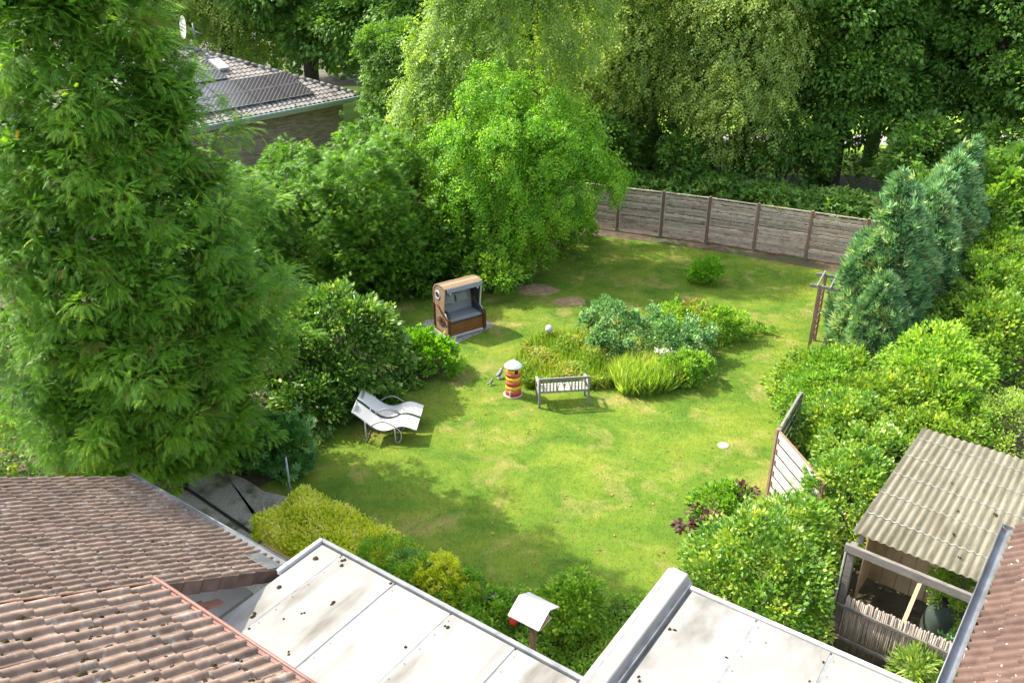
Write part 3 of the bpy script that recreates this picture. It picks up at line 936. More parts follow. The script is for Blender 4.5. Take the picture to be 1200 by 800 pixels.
b = MB(); b.box((1.35, -3.4, 1.28), (3.3, 6.4, 2.56)); b.build('wall', M['render'], gr)
b = MB(); b.box((1.35, -3.45, HF - .11), (3.5, 6.8, .12)); b.build('deck', M['greymetal'], gr)
moss(gr, [(x, y, HF + .015, rr.uniform(.015, .04)) for x, y in [(.12, -.9), (.1, -1.9), (.13, -1.95), (.2, -2.0), (.9, -.95), (1.95, -.7), (2.0, -.3), (1.25, -.4), (2.3, -.6), (1.6, -1.3)]], 6)

# ================================================================== NEIGHBOUR'S HOUSE
HC = at(422, 112, 2.8)
HD = Vector((-math.cos(R(50.3)), -math.sin(R(50.3)), 0)); HI = Vector((-math.sin(R(50.3)), math.cos(R(50.3)), 0))
PH = R(22.6)
nb = empty('bungalow', (HC.x, HC.y, 0), 0, 'far brick bungalow with hipped grey tile roof and solar panels', 'house')
LH, DH = 18.0, 12.8
def hp(x, y, z): return HD * x + HI * y + Vector((0, 0, z))
rise = DH / 2 * math.tan(PH)
# walls
b = MB()
c = hp(LH / 2, DH / 2, 1.3)
b.box((c.x, c.y, 1.3), (LH - 1.5, DH - 1.2, 2.6), Matrix.Rotation(math.atan2(HD.y, HD.x), 3, 'Z'))
b.build('wall', M['brick'], nb)
# roof body
b = MB()
A, B_, C_, D_ = hp(0, 0, 2.8), hp(LH, 0, 2.8), hp(LH, DH, 2.8), hp(0, DH, 2.8)
E_, F_ = hp(DH / 2, DH / 2, 2.8 + rise), hp(LH - DH / 2, DH / 2, 2.8 + rise)
dn = Vector((0, 0, -.06))
b.add([A, B_, C_, D_, E_, F_], [(0, 1, 5, 4), (1, 2, 5), (2, 3, 4, 5), (3, 0, 4), (0, 3, 2, 1)])
rf = b.build('roof', M['dark'], nb)
# tiles of the two faces in view, one joined piece
b = MB()
upH = HI * math.cos(PH) + Vector((0, 0, math.sin(PH)))
nH = HD.cross(upH); nH = nH if nH.z > 0 else -nH
M['farroof'] = surf('grey_far_tile', [(.25, (.16, .14, .125)), (.5, (.30, .275, .25)), (.8, (.42, .40, .37))], 3, rough=.85, bump=.2, over=((.10, .09, .08), 1.2, .55, .7, (1, 1, 1)))
for r_ in range(21):
    y0 = r_ * .335; y1 = y0 + .36
    for c_ in range(1, 56):
        x0 = c_ * .30; x1 = x0 + .3
        lim = (y0 + .15) * math.cos(PH)
        if x0 < lim or x1 > LH - lim: continue
        vs = []
        for y, dz in ((y0, .045), (y1, .008)):
            for fx, fz in ((0, 0), (.28, .055), (.52, .055), (.75, 0), (1, 0)):
                vs.append(A + HD * (x0 + .3 * fx) + upH * y + nH * (dz + fz))
        vs += [A + HD * (x0 + .3 * fx) + upH * y0 + nH * .005 for fx in (0, .28, .52, .75, 1)]
        b.add(vs, [(i, i + 1, i + 6, i + 5) for i in range(4)] + [(i, i + 10, i + 11, i + 1) for i in range(4)])
tag(b.build('tile', M['farroof'], rf), kind='stuff')
# hip and ridge caps
capme = None
hipA, hipE = A + Vector((0, 0, .05)), E_ + Vector((0, 0, .05))
nn = int((hipE - hipA).length / .36)
for (p_, q_) in ((hipA, hipE), (E_ + Vector((0, 0, .05)), F_ + Vector((0, 0, .05)))):
    nn = int((q_ - p_).length / .36)
    for k in range(nn):
        a_ = p_.lerp(q_, k / nn); b2 = p_.lerp(q_, (k + 1.12) / nn)
        cb = MB(); cb.tube([a_, b2], [.13, .11], 8)
        cb.build('ridge_cap', M['farroof'], rf)
# gutter, fascia
b = MB(); b.bar(A + Vector((0, 0, -.16)) - HI * -.05, B_ + Vector((0, 0, -.16)) + HI * .05, .04, .26); b.build('fascia', M['white'], nb)
b = MB(); b.bar(A + Vector((0, 0, -.04)) - HI * .08 - HD * .1, B_ + Vector((0, 0, -.04)) - HI * .08, .15, .10); b.build('gutter', M['greentrim'], nb)
b = MB(); b.add([hp(0, 0, 2.56), hp(LH, 0, 2.56), hp(LH, DH, 2.56), hp(0, DH, 2.56)], [(0, 1, 2, 3)]); b.build('soffit', M['dirtywhite'], nb)
# solar panels
def roof_box(name, x0, x1, y0, y1, h0, h1, m, parent, bev=.0):
    bx = MB(); vs = []
    for h in (h0, h1):
        for (x, y) in ((x0, y0), (x1, y0), (x1, y1), (x0, y1)): vs.append(HD * x + upH * y + nH * h)
    bx.add([A + v for v in vs], [(3, 2, 1, 0), (4, 5, 6, 7), (0, 1, 5, 4), (1, 2, 6, 5), (2, 3, 7, 6), (3, 0, 4, 7)])
    return bx.build(name, m, parent)
def solar(x0, x1, y0, y1):
    p = roof_box('solar_panel', x0, x1, y0, y1, .12, .17, M['solar'], nb)
    k = MB()
    for (a_, b2, c_, d_) in ((x0, x1, y0 - .02, y0 + .02), (x0, x1, y1 - .02, y1 + .02)):
        k.add([A + HD * x + upH * y + nH * h for h in (.11, .178) for x, y in ((a_, c_), (b2, c_), (b2, d_), (a_, d_))],
              [(3, 2, 1, 0), (4, 5, 6, 7), (0, 1, 5, 4), (1, 2, 6, 5), (2, 3, 7, 6), (3, 0, 4, 7)])
    k.build('panel_frame', M['zinc'], p)
x = 2.6
while x < 12.5:
    solar(x, x + 1.63, .72, 1.80); solar(x, x + 1.63, 1.88, 2.96)
    x += 1.67
for x in (6.06, 7.73, 9.4):
    solar(x, x + 1.63, 3.25, 4.15); solar(x, x + 1.63, 4.2, 5.1)
roof_box('skylight', 5.42, 6.02, 4.02, 5.0, .1, .24, M['dirtywhite'], nb)
roof_box('mounting_rail', 4.2, 4.26, .1, .8, .06, .12, M['zinc'], nb)
roof_box('mounting_rail', 7.4, 7.46, .1, .8, .06, .12, M['zinc'], nb)
# satellite dish on the ridge
ds = A + HD * 6.0 + upH * 6.75
dish = empty('satellite_dish', (HC.x + ds.x, HC.y + ds.y, ds.z), 0, "white satellite dish on the ridge of the far bungalow", 'satellite dish')
b = MB(); b.tube([(.35, .1, 0), (.35, .1, 1.15)], .04, 8); b.tube([(.35, .1, .75), (-.02, 0, .9)], .03, 6); b.tube([(.35, .1, .75), (.75, .1, .62)], .025, 6); b.build('mast', M['pipe'], dish)
b = MB()
for k in range(6): pass
b.lathe([(0, .0), (.18, .012), (.35, .045), (.48, .09), (.5, .10), (.48, .075), (.35, .03), (.18, -.003), (0, -.02)], 28)
o = b.build('reflector', M['dirtywhite'], dish)
o.location = (-.05, 0, .95)
o.scale = (1, 1.15, 1)
o.rotation_euler = Vector((-.8, -.6, .12)).to_track_quat('Z', 'Y').to_euler()
b = MB(); b.tube([(-.1, 0, .5), (-.55, -.35, .75)], .018, 6); b.box((-.57, -.37, .78), (.1, .1, .1)); b.build('receiver_arm', M['pipe'], dish)

# ================================================================== BACK FENCE
fp = [at(723, 271), at(774, 277.5), at(827, 285), at(882.5, 294), at(943.5, 304)]
d0 = (fp[1] - fp[0]); d1 = (fp[4] - fp[0]) / 4
posts = [fp[0] - d1 * k for k in (3, 2, 1)] + fp + [fp[4] + (fp[4] - fp[3]) * k for k in (1, 2, 3)]
fe = empty('wooden_fence', posts[0], 0, 'weathered horizontal board fence closing the far end of the lawn', 'fence')
o0 = posts[0]
pm = None
rdf = random.Random(12)
for i, p in enumerate(posts):
    q = p - o0
    b = MB(); b.box((q.x, q.y, .98), (.10, .10, 1.84), Matrix.Rotation(R(-25), 3, 'Z')); po = b.build('post', M['wood_post'], fe, bevel=.006)
    b = MB(); b.box((q.x, q.y, .05), (.12, .12, .12), Matrix.Rotation(R(-25), 3, 'Z')); b.build('post_shoe', M['zinc'], po)
for i in range(len(posts) - 1):
    a_, b2 = posts[i] - o0, posts[i + 1] - o0
    dr = (b2 - a_); ln = dr.length; dr.normalize(); nr = Vector((dr.y, -dr.x, 0))
    if nr.y > 0: nr = -nr
    a_ = a_ + dr * .06; b2 = b2 - dr * .06
    f = MB()
    f.bar(a_ + Vector((0, 0, 1.84)), b2 + Vector((0, 0, 1.84)), .06, .035)
    f.bar(a_ + Vector((0, 0, .12)), b2 + Vector((0, 0, .12)), .045, .04)
    for e_ in (a_ + dr * .02, b2 - dr * .02): f.bar(e_ + Vector((0, 0, .13)), e_ + Vector((0, 0, 1.82)), .045, .04)
    f.bar((a_ + b2) / 2 + Vector((0, 0, .13)), (a_ + b2) / 2 + Vector((0, 0, 1.82)), .03, .02)
    pn = f.build('panel', M['wood_fence'], fe)
    for k in range(11):
        z = .22 + k * .148
        off = nr * (.030 if k % 2 else -.008)
        s_ = MB()
        n0 = a_ + off + Vector((0, 0, z)); n1 = b2 + off + Vector((0, 0, z)); nm = (n0 + n1) / 2 + nr * rdf.uniform(-.004, .01)
        s_.bar(n0, nm, .016, .128, (nr.x * .16, nr.y * .16, 1)); s_.bar(nm, n1, .016, .128, (nr.x * .16, nr.y * .16, 1))
        s_.build('board', M['wood_fence'], pn)

# ================================================================== WHITE SCREEN FENCE (right)
sa = at(899, 585)
dS = Vector((math.cos(R(-79)), math.sin(R(-39)), 0))
sc = empty('screen_fence', (sa.x, sa.y, 0), R(-79), 'short bleached slatted screen between lawn and ivy hedge', 'fence')
b = MB(); b.box((0, 0, .92), (.09, .09, 1.84)); b.build('post', M['wood_post'], sc, bevel=.006)
b = MB(); b.box((1.9, 0, .92), (.09, .09, 1.84)); b.build('post', M['wood_post'], sc, bevel=.006)
b = MB(); b.box((.95, 0, 1.80), (1.8, .05, .04)); b.box((.95, 0, .12), (1.8, .05, .04)); b.box((.07, 0, .95), (.04, .05, 1.7)); b.box((1.83, 0, .95), (.04, .05, 1.7))
b.build('frame', M['wood_post'], sc)
for k in range(12):
    b = MB(); b.bar((.09, -.025 if k % 2 else .005, .22 + k * .138), (1.81, -.025 if k % 2 else .005, .22 + k * .138), .014, .120); b.build('board', M['wood_pale'], sc)
# further screen seen edge-on along the lawn
se = empty('screen_fence', (sa.x, sa.y, 0), R(59), 'long screen fence seen along its top rail beside the golden shrubs', 'fence')
for k in range(2):
    b = MB(); b.box((.1 + k * 1.8, 0, .9), (.09, .09, 1.8)); b.build('post', M['wood_grey'], se, bevel=.006)
for k in range(1):
    f = MB(); f.box((1 + k * 1.8, 0, 1.8), (1.7, .05, .04)); pn = f.build('panel', M['wood_grey'], se)
    for j in range(12):
        b = MB(); b.bar((.16 + k * 1.8, .02 if j % 2 else -.005, .2 + j * .138), (1.84 + k * 1.8, .02 if j % 2 else -.005, .2 + j * .138), .014, .128); b.build('board', M['wood_grey'], pn)

# ================================================================== GARDEN ARCH (trellis)
ta = at(947, 414)
tr = empty('garden_arch', (ta.x, ta.y, 0), R(62), 'slim wooden garden arch with latticed side beside the blue cypress', 'garden arch')
for (x, y) in ((0, 0), (.95, 0), (0, -1.3), (.95, -1.3)):
    b = MB(); b.box((x, y, 1.05), (.085, .085, 2.1)); b.build('post', M['wood_post'], tr, bevel=.004)
for y in (0, -1.3):
    for k in range(9):
        b = MB(); b.box((.475, y, .35 + k * .19), (.9, .02, .04)); b.build('lath', M['wood_post'], tr)
    b = MB(); b.box((.475, y, 1.1), (.035, .03, 1.6)); b.build('lath', M['wood_post'], tr)
for x in (0, .95):
    b = MB(); b.box((x, -.65, 2.13), (.05, 1.85, .09)); b.build('beam', M['wood_grey'], tr, bevel=.004)
for k in range(5):
    b = MB(); b.box((.475, .05 - k * .35, 2.2), (1.3, .045, .05)); b.build('rafter', M['wood_grey'], tr, bevel=.004)

# ================================================================== BENCH (seen from behind)
bl = at(632, 478)
be = empty('garden_bench', (bl.x, bl.y, 0), R(7), 'grey wooden garden bench seen from behind at the edge of the flower bed', 'bench')
BW = 1.30
for x in (0, BW):
    b = MB(); b.prism([(-.03, 0), (.03, 0), (.03, .86), (-.03, .86)], -.025, .025, Matrix.Translation((x, 0, 0))); b.build('leg', M['wood_bench'], be, bevel=.005)
    b = MB(); b.box((x, .50, .31), (.055, .055, .62)); b.build('leg', M['wood_bench'], be, bevel=.005)
    b = MB(); b.box((x, .27, .635), (.075, .58, .03)); b.build('armrest', M['wood_bench'], be, bevel=.006)
    b = MB(); b.box((x, .25, .36), (.035, .45, .06)); b.build('side_rail', M['wood_bench'], be)
b = MB(); b.box((BW / 2, 0, .845), (BW + .04, .045, .07)); b.build('top_rail', M['wood_bench'], be, bevel=.005)
b = MB(); b.box((BW / 2, 0, .47), (BW - .05, .035, .055)); b.build('lower_rail', M['wood_bench'], be, bevel=.005)
b = MB(); b.box((BW / 2, .49, .37), (BW - .05, .03, .07)); b.build('front_rail', M['wood_bench'], be)
for k in range(5):
    for s_ in (0, 1):
        x = .10 + k * .088
        x = x if s_ == 0 else BW - x
        b = MB(); b.box((x, 0, .65), (.034, .018, .31)); b.build('slat', M['wood_bench'], be)
# centre ornament: crossing arcs and rays
b = MB()
cx = BW / 2
for s_ in (-1, 1):
    b.tube([(cx + s_ * .17 * math.cos(t), 0, .50 + .30 * math.sin(t)) for t in [R(a) for a in range(0, 91, 15)]], .011, 6)
    b.tube([(cx + s_ * (.17 - .17 * math.sin(t)), 0, .80 - .28 * (1 - math.cos(t))) for t in [R(a) for a in range(0, 91, 15)]], .011, 6)
b.tube([(cx, 0, .5), (cx, 0, .81)], .012, 6)
b.build('ornament', M['wood_bench'], be)
for k in range(6):
    b = MB(); b.box((BW / 2, .09 + k * .083, .415), (BW - .02, .066, .022)); b.build('seat_slat', M['wood_seat'], be, bevel=.004)

# ================================================================== LIGHTHOUSE ORNAMENT
lc = at(601.5, 462)
lh = empty('lighthouse_ornament', (lc.x, lc.y, 0), R(10), 'waist-high garden lighthouse banded red and yellow under a pale cone cap', 'garden ornament')
rb = .215
def band(z0, z1, m, name='band', extra=0):
    r0 = rb - .035 * z0; r1 = rb - .035 * z1
    b_ = MB(); b_.lathe([(0, z0), (r0 + extra, z0), (r1 + extra, z1), (0, z1)], 28); return b_.build(name, m, lh)
b = MB(); b.lathe([(0, 0), (.27, 0), (.27, .03), (.22, .05), (0, .05)], 24); b.build('base_dish', M['pinkbase'], lh)
zz = [(.05, .20, 'red'), (.20, .33, 'yellow'), (.33, .46, 'red'), (.46, .59, 'yellow'), (.59, .71, 'red'), (.71, .83, 'yellow')]
for z0, z1, m_ in zz: band(z0, z1 - .0, M[m_], 'band', .004 if m_ == 'red' else 0)
band(.83, .875, M['red'], 'gallery', .02)
b = MB(); b.lathe([(0, .875), (.235, .875), (.24, .89), (.12, .985), (.03, 1.05), (0, 1.06)], 28); b.build('cap', M['paleblue'], lh)
b = MB(); b.box((.05, -.185, .77), (.09, .03, .10)); b.build('window', M['dark'], lh, bevel=.01)
b = MB(); b.box((-.12, -.17, .12), (.04, .06, .16)); b.build('door', M['dirtywhite'], lh)

# ================================================================== LOUNGERS
def lounger(loc, rz, label):
    e = empty('sun_lounger', loc, R(rz), label, 'sun lounger', 'cream sun loungers on the lawn')
    prof = [(0, .86), (.14, .745), (.30, .60), (.46, .455), (.60, .375), (.72, .355), (.85, .37), (.98, .43), (1.10, .49), (1.22, .505), (1.36, .47), (1.54, .395)]
    wd = .56
    vs = []; fs = []; n = len(prof)
    th = .014
    sm = []
    for i in range(n - 1):
        for k in range(3):
            t = k / 3
            sm.append((prof[i][0] * (1 - t) + prof[i + 1][0] * t, prof[i][1] * (1 - t) + prof[i + 1][1] * t))
    sm.append(prof[-1])
    # smooth
    for _ in range(3): sm = [sm[0]] + [((sm[i - 1][0] + 2 * sm[i][0] + sm[i + 1][0]) / 4, (sm[i - 1][1] + 2 * sm[i][1] + sm[i + 1][1]) / 4) for i in range(1, len(sm) - 1)] + [sm[-1]]
    n = len(sm)
    for y in (.02, wd / 2, wd - .02):
        sag = -.012 if y == wd / 2 else 0
        vs += [(x, y, z + sag) for x, z in sm]
    for y in (.02, wd / 2, wd - .02): vs += [(x, y, z - th) for x, z in sm]
    for s_ in (0, 1):
        for i in range(n - 1):
            a_ = s_ * n + i
            fs.append((a_, a_ + 1, a_ + n + 1, a_ + n)); fs.append((a_ + 3 * n + n, a_ + 3 * n + n + 1, a_ + 3 * n + 1, a_ + 3 * n))
    b_ = MB(); b_.add(vs, fs, True); b_.build('sling', M['sling'], e)
    for y in (0.01, wd - .01):
        b_ = MB(); b_.tube([(x, y, z - .005) for x, z in sm], .014, 6); b_.build('side_rail', M['greymetal'] if y > .1 else M['dirtywhite'], e)
    for (x_, z_) in ((0, .855), (1.54, .39)):
        b_ = MB(); b_.tube([(x_, 0, z_), (x_, wd, z_)], .013, 6); b_.build('end_rail', M['dirtywhite'], e)
    for y in (-.015, wd + .015):
        b_ = MB(); b_.tube([(.42 + .62 * t, y, .47 + .15 * math.sin(math.pi * t)) for t in [k / 10 for k in range(11)]], .017, 7); b_.build('armrest', M['greymetal'], e)
        b_ = MB(); b_.tube([(.30, y, .60), (.30, y, .02)], .014, 7); b_.build('leg', M['white'], e)
        b_ = MB(); b_.tube([(1.02, y, .45), (1.02, y, .02)], .014, 7); b_.build('leg', M['white'], e)
        b_ = MB(); b_.tube([(1.04, y, .45)] + [(1.04 + .13 * math.sin(t), y, .235 + .21 * math.cos(t)) for t in [R(a) for a in range(10, 181, 17)]], .013, 6); b_.build('rear_hoop', M['dirtywhite'], e)
    b_ = MB(); b_.tube([(.30, -.015, .03), (.30, wd + .015, .03)], .013, 6); b_.tube([(1.02, -.015, .03), (1.02, wd + .015, .03)], .013, 6); b_.build('foot_bar', M['greymetal'], e)
    # faint printed strip of the head pad
    b_ = MB(); b_.add([(.045, .12, .832), (.10, .12, .786), (.10, .40, .786), (.045, .40, .832)], [(0, 1, 2, 3)]); b_.build('head_label', M['stone'], e)
    return e
ln_ = at(430, 518)
lx, ly = ln_.x - .30, ln_.y
lounger((lx, ly, 0), -3, 'cream sun lounger of the pair that stands nearer the camera')
lounger((lx + .04, ly + .64, 0), -3, 'cream sun lounger of the pair that stands nearer the shrubs')

# ================================================================== BEACH CHAIR
s0 = at(526, 399)
bc = empty('beach_chair', (s0.x, s0.y, .03), R(34), 'hooded wicker beach chair with grey cushions standing on a gravel pad', 'beach chair')
BWd, BD = 1.32, .86
# base
b = MB(); b.box((BWd / 2, BD / 2, .05), (BWd + .04, BD + .04, .07)); b.build('skid', M['wood_pale'], bc, bevel=.01)
side = [(0, .08), (BD, .08), (BD, .92), (.62, .94), (.50, .88), (.36, .74), (.22, .66), (0, .62)]
toyz = Matrix(((0, 1, 0, 0), (1, 0, 0, 0), (0, 0, 1, 0), (0, 0, 0, 1)))
for x in (0.02, BWd - .06):
    b = MB(); b.prism([(a_, c_) for a_, c_ in side], x, x + .04, toyz); sp_ = b.build('side_panel', M['wicker'], bc)
    b = MB()
    xo = -.012 if x < .1 else BWd - .032
    for (p_, q_) in (((0.0, .08), (0, .62)), ((0, .62), (.22, .66)), ((.22, .66), (.36, .74)), ((.36, .74), (.50, .88)), ((.50, .88), (.62, .94)), ((0, .1), (BD, .1)), ((BD, .1), (BD, .94))):
        b.bar((xo + .022, p_[0], p_[1]), (xo + .022, q_[0], q_[1]), .055, .055, (1, 0, 0))
    b.build('frame', M['mahog_dark'], sp_)
    # carrying handle and fan of spokes on the outer side
    xs_ = x - .012 if x < .1 else x + .052
    b = MB()
    for k in range(9):
        t = R(20 + k * 17)
        b.bar((xs_, .42, .30), (xs_, .42 + .34 * math.cos(t), .30 + .30 * math.sin(t)), .014, .014, (1, 0, 0))
    b.build('spokes', M['mahog_dark'], sp_)
    b = MB(); b.box((xs_, .44, .34), (.03, .22, .06)); b.build('handle', M['dark'], sp_, bevel=.01)
b = MB(); b.box((BWd / 2, .03, .28), (BWd - .08, .03, .40)); b.build('front_drawer', M['mahogany'], bc, bevel=.005)
b = MB(); b.box((BWd / 2, .012, .48), (BWd - .08, .03, .03)); b.box((.05, 0.0, .33), (.07, .06, .60)); b.box((BWd - .05, 0.0, .33), (.07, .06, .60)); b.build('front_frame', M['mahog_dark'], bc, bevel=.005)
b = MB(); b.box((BWd / 2, BD - .02, .5), (BWd - .1, .03, .84)); b.build('back_panel', M['wicker'], bc)
b = MB(); b.box((BWd / 2, .36, .535), (BWd - .13, .60, .12)); b.build('seat_cushion', M['cushion'], bc, bevel=.03)
b = MB(); b.box((BWd / 2, .70, .86), (BWd - .16, .09, .66), Matrix.Rotation(R(-12), 3, 'X')); b.build('back_cushion', M['cushion'], bc, bevel=.03)
for x in (.10, BWd - .13):
    b = MB(); b.box((x + .01, .32, .68), (.035, .5, .26)); b.build('arm_lining', M['lining'], bc, bevel=.01)
# hood: curved shell + side cheeks
hood = [(.86, .90), (.90, 1.20), (.87, 1.42), (.76, 1.56), (.58, 1.63), (.30, 1.64), (.14, 1.60)]
sm = []
b = MB(); n = len(hood); vs = []
for x in (0.0, BWd):
    for off in (0, -.035):
        vs += [(x, y + (off if y > .7 else 0), z + (off if z > 1.3 else 0)) for y, z in hood]
fs = []
for i in range(n - 1):
    fs += [(i, i + 1, 2 * n + i + 1, 2 * n + i), (n + i + 1, n + i, 3 * n + i, 3 * n + i + 1), (i, n + i, n + i + 1, i + 1), (2 * n + i, 2 * n + i + 1, 3 * n + i + 1, 3 * n + i)]
fs += [(0, 2 * n, 3 * n, n), (n - 1, 2 * n - 1, 4 * n - 1, 3 * n - 1)]
b.add(vs, fs); b.build('hood', M['wicker'], bc)
cheek = [(.26, .78), (.86, .90), (.88, 1.20), (.85, 1.40), (.75, 1.54), (.58, 1.61), (.30, 1.62), (.16, 1.58)]
for x in (.012, BWd - .042):
    b = MB(); b.prism(cheek, x, x + .03, toyz); ck = b.build('hood_side', M['wicker'], bc)
    xi = x + .034 if x < .1 else x - .004
    b = MB(); b.prism([(y * .97 + .01, z * .985 + .01) for y, z in cheek], min(xi, xi + .008), max(xi, xi + .008), toyz); b.build('lining', M['lining'], ck)
    xo = x - .004 if x < .1 else x + .034
    b = MB(); b.tube([(xo, .60 + .12 * math.cos(t), 1.27 + .12 * math.sin(t)) for t in [R(a) for a in range(0, 360, 24)]], .022, 6, closed=True); b.build('porthole_ring', M['dirtywhite'], ck)
    b = MB(); b.tube([(xo - .006, .60, 1.27), (xo + .010, .60, 1.27)], .10, 14); b.build('porthole', M['dark'], ck)
    b = MB(); b.bar((x + .015, .17, 1.56), (x + .015, .27, .76), .045, .04, (1, 0, 0)); b.build('hood_post', M['wood_pale'] if x > .1 else M['wicker'], ck)
b = MB()
b.add([(.05, .12, 1.59), (BWd - .05, .12, 1.59), (BWd - .05, .07, 1.47), (.05, .07, 1.47), (.05, .14, 1.59), (BWd - .05, .14, 1.59), (BWd - .05, .09, 1.47), (.05, .09, 1.47)],
      [(0, 1, 2, 3), (7, 6, 5, 4), (0, 4, 5, 1), (3, 2, 6, 7), (0, 3, 7, 4), (1, 5, 6, 2)])
b.build('awning', M['bluegrey'], bc)
b = MB(); b.box((BWd / 2, .78, 1.24), (BWd - .14, .03, .62)); b.build('head_lining', M['lining'], bc)
for x, rz in ((.33, 6), (.78, -8)):
    b = MB(); vs = []
    for (u, v) in [(i / 4, j / 4) for j in range(5) for i in range(5)]:
        h = .055 * (math.sin(math.pi * u) * math.sin(math.pi * v)) ** .5
        px_ = (u - .5) * .34 * (1 - .12 * math.sin(math.pi * v)); pz = (v - .5) * .26 * (1 - .12 * math.sin(math.pi * u))
        vs.append((px_, -h, pz))
    vs += [(x_, -y_ * .6, z_) for x_, y_, z_ in vs]
    fs = []
    for j in range(4):
        for i in range(4):
            a_ = j * 5 + i
            fs += [(a_, a_ + 1, a_ + 6, a_ + 5), (a_ + 30, a_ + 31, a_ + 26, a_ + 25)]
    b.add(vs, fs, True)
    o = b.build('pillow', M['cushion'], bc); o.location = (x, .50, 1.08); o.scale = (1.25, 1.2, 1.25); o.rotation_euler = (R(-12), R(rz), 0)
for x in (.18, BWd - .18):
    b = MB(); b.bar((x, .10, 1.50), (x, .13, 1.38), .05, .012); b.build('strap', M['dirtywhite'], bc)
for x in (.03, BWd - .03):
    b = MB(); b.tube([(x, .30, .80), (x, .18, .73), (x, .10, .66)], .016, 6); b.build('support_bar', M['white'], bc)
# gravel pad
gp = [at(478, 398), at(527, 407), at(580, 382), at(565, 372), at(500, 375)]
tag(flat('gravel_pad', [p[:2] for p in gp], .016, M['gravel']), kind='structure')

# ================================================================== BIRD FEEDER
bf0 = at(625, 720, 1.35)
bf = empty('bird_feeder', (bf0.x, bf0.y, 0), AX, 'post-mounted bird feeder with white gabled roof above the border plants', 'bird feeder')
b = MB(); b.box((0, 0, .64), (.085, .085, 1.28)); b.build('post', M['wood_post'], bf, bevel=.005)
b = MB(); b.box((0, 0, 1.29), (.50, .36, .03)); b.build('tray', M['ply'], bf, bevel=.004)
b = MB()
for x in (-.2, .2):
    for y in (-.12, .12): b.box((x, y, 1.38), (.03, .03, .18))
b.build('upright', M['ply'], bf)
b = MB(); b.add([(-.30, .02, 1.60), (.30, .02, 1.60), (.30, -.30, 1.42), (-.30, -.30, 1.42)] + [(-.30, .02, 1.58), (.30, .02, 1.58), (.30, -.30, 1.40), (-.30, -.30, 1.40)],
            [(0, 1, 2, 3), (7, 6, 5, 4), (0, 4, 5, 1), (3, 2, 6, 7), (0, 3, 7, 4), (1, 5, 6, 2)]); b.build('roof_board', M['whitelid'], bf)
b = MB(); b.add([(-.30, .024, 1.603), (.30, .024, 1.603), (.30, .32, 1.44), (-.30, .32, 1.44)] + [(-.30, .024, 1.58), (.30, .024, 1.58), (.30, .32, 1.42), (-.30, .32, 1.42)],
            [(0, 1, 2, 3), (7, 6, 5, 4), (0, 4, 5, 1), (3, 2, 6, 7), (0, 3, 7, 4), (1, 5, 6, 2)]); b.build('roof_board', M['wood_pale'], bf)

# ================================================================== SMALL ORNAMENTS
p = at(575, 697, .45)
sl = empty('solar_lamp', (p.x, p.y, 0), AX, 'small black square solar lamp on a stake among the border plants', 'garden lamp')
b = MB(); b.tube([(0, 0, 0), (0, 0, .38)], .012, 6); b.build('stake', M['dark'], sl)
b = MB(); b.box((0, 0, .42), (.12, .12, .08)); b.build('lamp_body', M['dark'], sl, bevel=.01)
b = MB(); b.box((0, 0, .475), (.21, .19, .025), Matrix.Rotation(R(12), 3, 'X')); b.build('solar_cap', M['solar'], sl, bevel=.004)
p = at(602, 727, .35)
rb_ = empty('garden_bird', (p.x, p.y, 0), R(-20), 'small glossy red ornament bird on a stick below the bird feeder', 'garden ornament')
b = MB(); b.lathe([(0, .24), (.05, .26), (.085, .32), (.08, .39), (.06, .43), (.05, .47), (.03, .505), (0, .515)], 16); b.build('body', M['brightred'], rb_)
b = MB(); b.tube([(.03, -.03, .47), (.10, -.06, .45)], [.022, .002], 8); b.build('beak', M['yellow'], rb_)
b = MB(); b.tube([(-.06, .02, .34), (-.14, .05, .40)], [.04, .012], 8); b.build('tail', M['brightred'], rb_)
b = MB(); b.tube([(0, 0, 0), (0, 0, .26)], .008, 6); b.build('stick', M['dark'], rb_)
p = at(643, 404, .0)
wb = empty('glazed_ball', (p.x, p.y, 0), 0, 'white glazed ball on a stake at the rim of the meadow bed', 'garden ornament')
b = MB(); b.lathe([(0, .42), (.06, .43), (.10, .48), (.115, .54), (.10, .60), (.05, .65), (0, .67)], 18); b.build('ball', M['white'], wb)
b = MB(); b.tube([(0, 0, 0), (0, 0, .43)], .012, 6); b.build('stake', M['wood_grey'], wb)
for (px, py, hgt, lab) in ((585.5, 443, .30, 'grey stone bird figure left of the lighthouse, the taller one'), (575.5, 451, .20, 'grey stone bird figure left of the lighthouse, the lower one')):
    p = at(px, py)
    o = empty('stone_bird', (p.x, p.y, 0), R(40), lab, 'garden ornament', 'stone birds beside the lighthouse')
    k = hgt / .3
    b = MB(); b.tube([(-.13 * k, 0, .10 * k), (-.05 * k, 0, .12 * k), (.03 * k, 0, .17 * k), (.07 * k, 0, .25 * k), (.09 * k, 0, .29 * k)], [.012 * k, .06 * k, .065 * k, .04 * k, .03 * k], 10); b.build('body', M['stone'], o)
    b = MB(); b.tube([(.10 * k, 0, .285 * k), (.16 * k, 0, .275 * k)], [.018 * k, .002], 6); b.build('beak', M['dark'], o)
    b = MB(); b.tube([(0, .02 * k, .12 * k), (0, .02 * k, 0)], .01 * k, 5); b.tube([(0, -.02 * k, .12 * k), (0, -.02 * k, 0)], .01 * k, 5); b.lathe([(0, .012), (.07 * k, .01), (.08 * k, 0)], 12); b.build('foot', M['stone'], o)
p = at(344, 600)
po = empty('metal_pole', (p.x, p.y, 0), 0, 'thin upright grey metal pole behind the yellow hedge', 'pole')
b = MB(); b.tube([(0, 0, 0), (0, 0, 1.45)], .022, 8); b.build('shaft', M['pipe'], po)
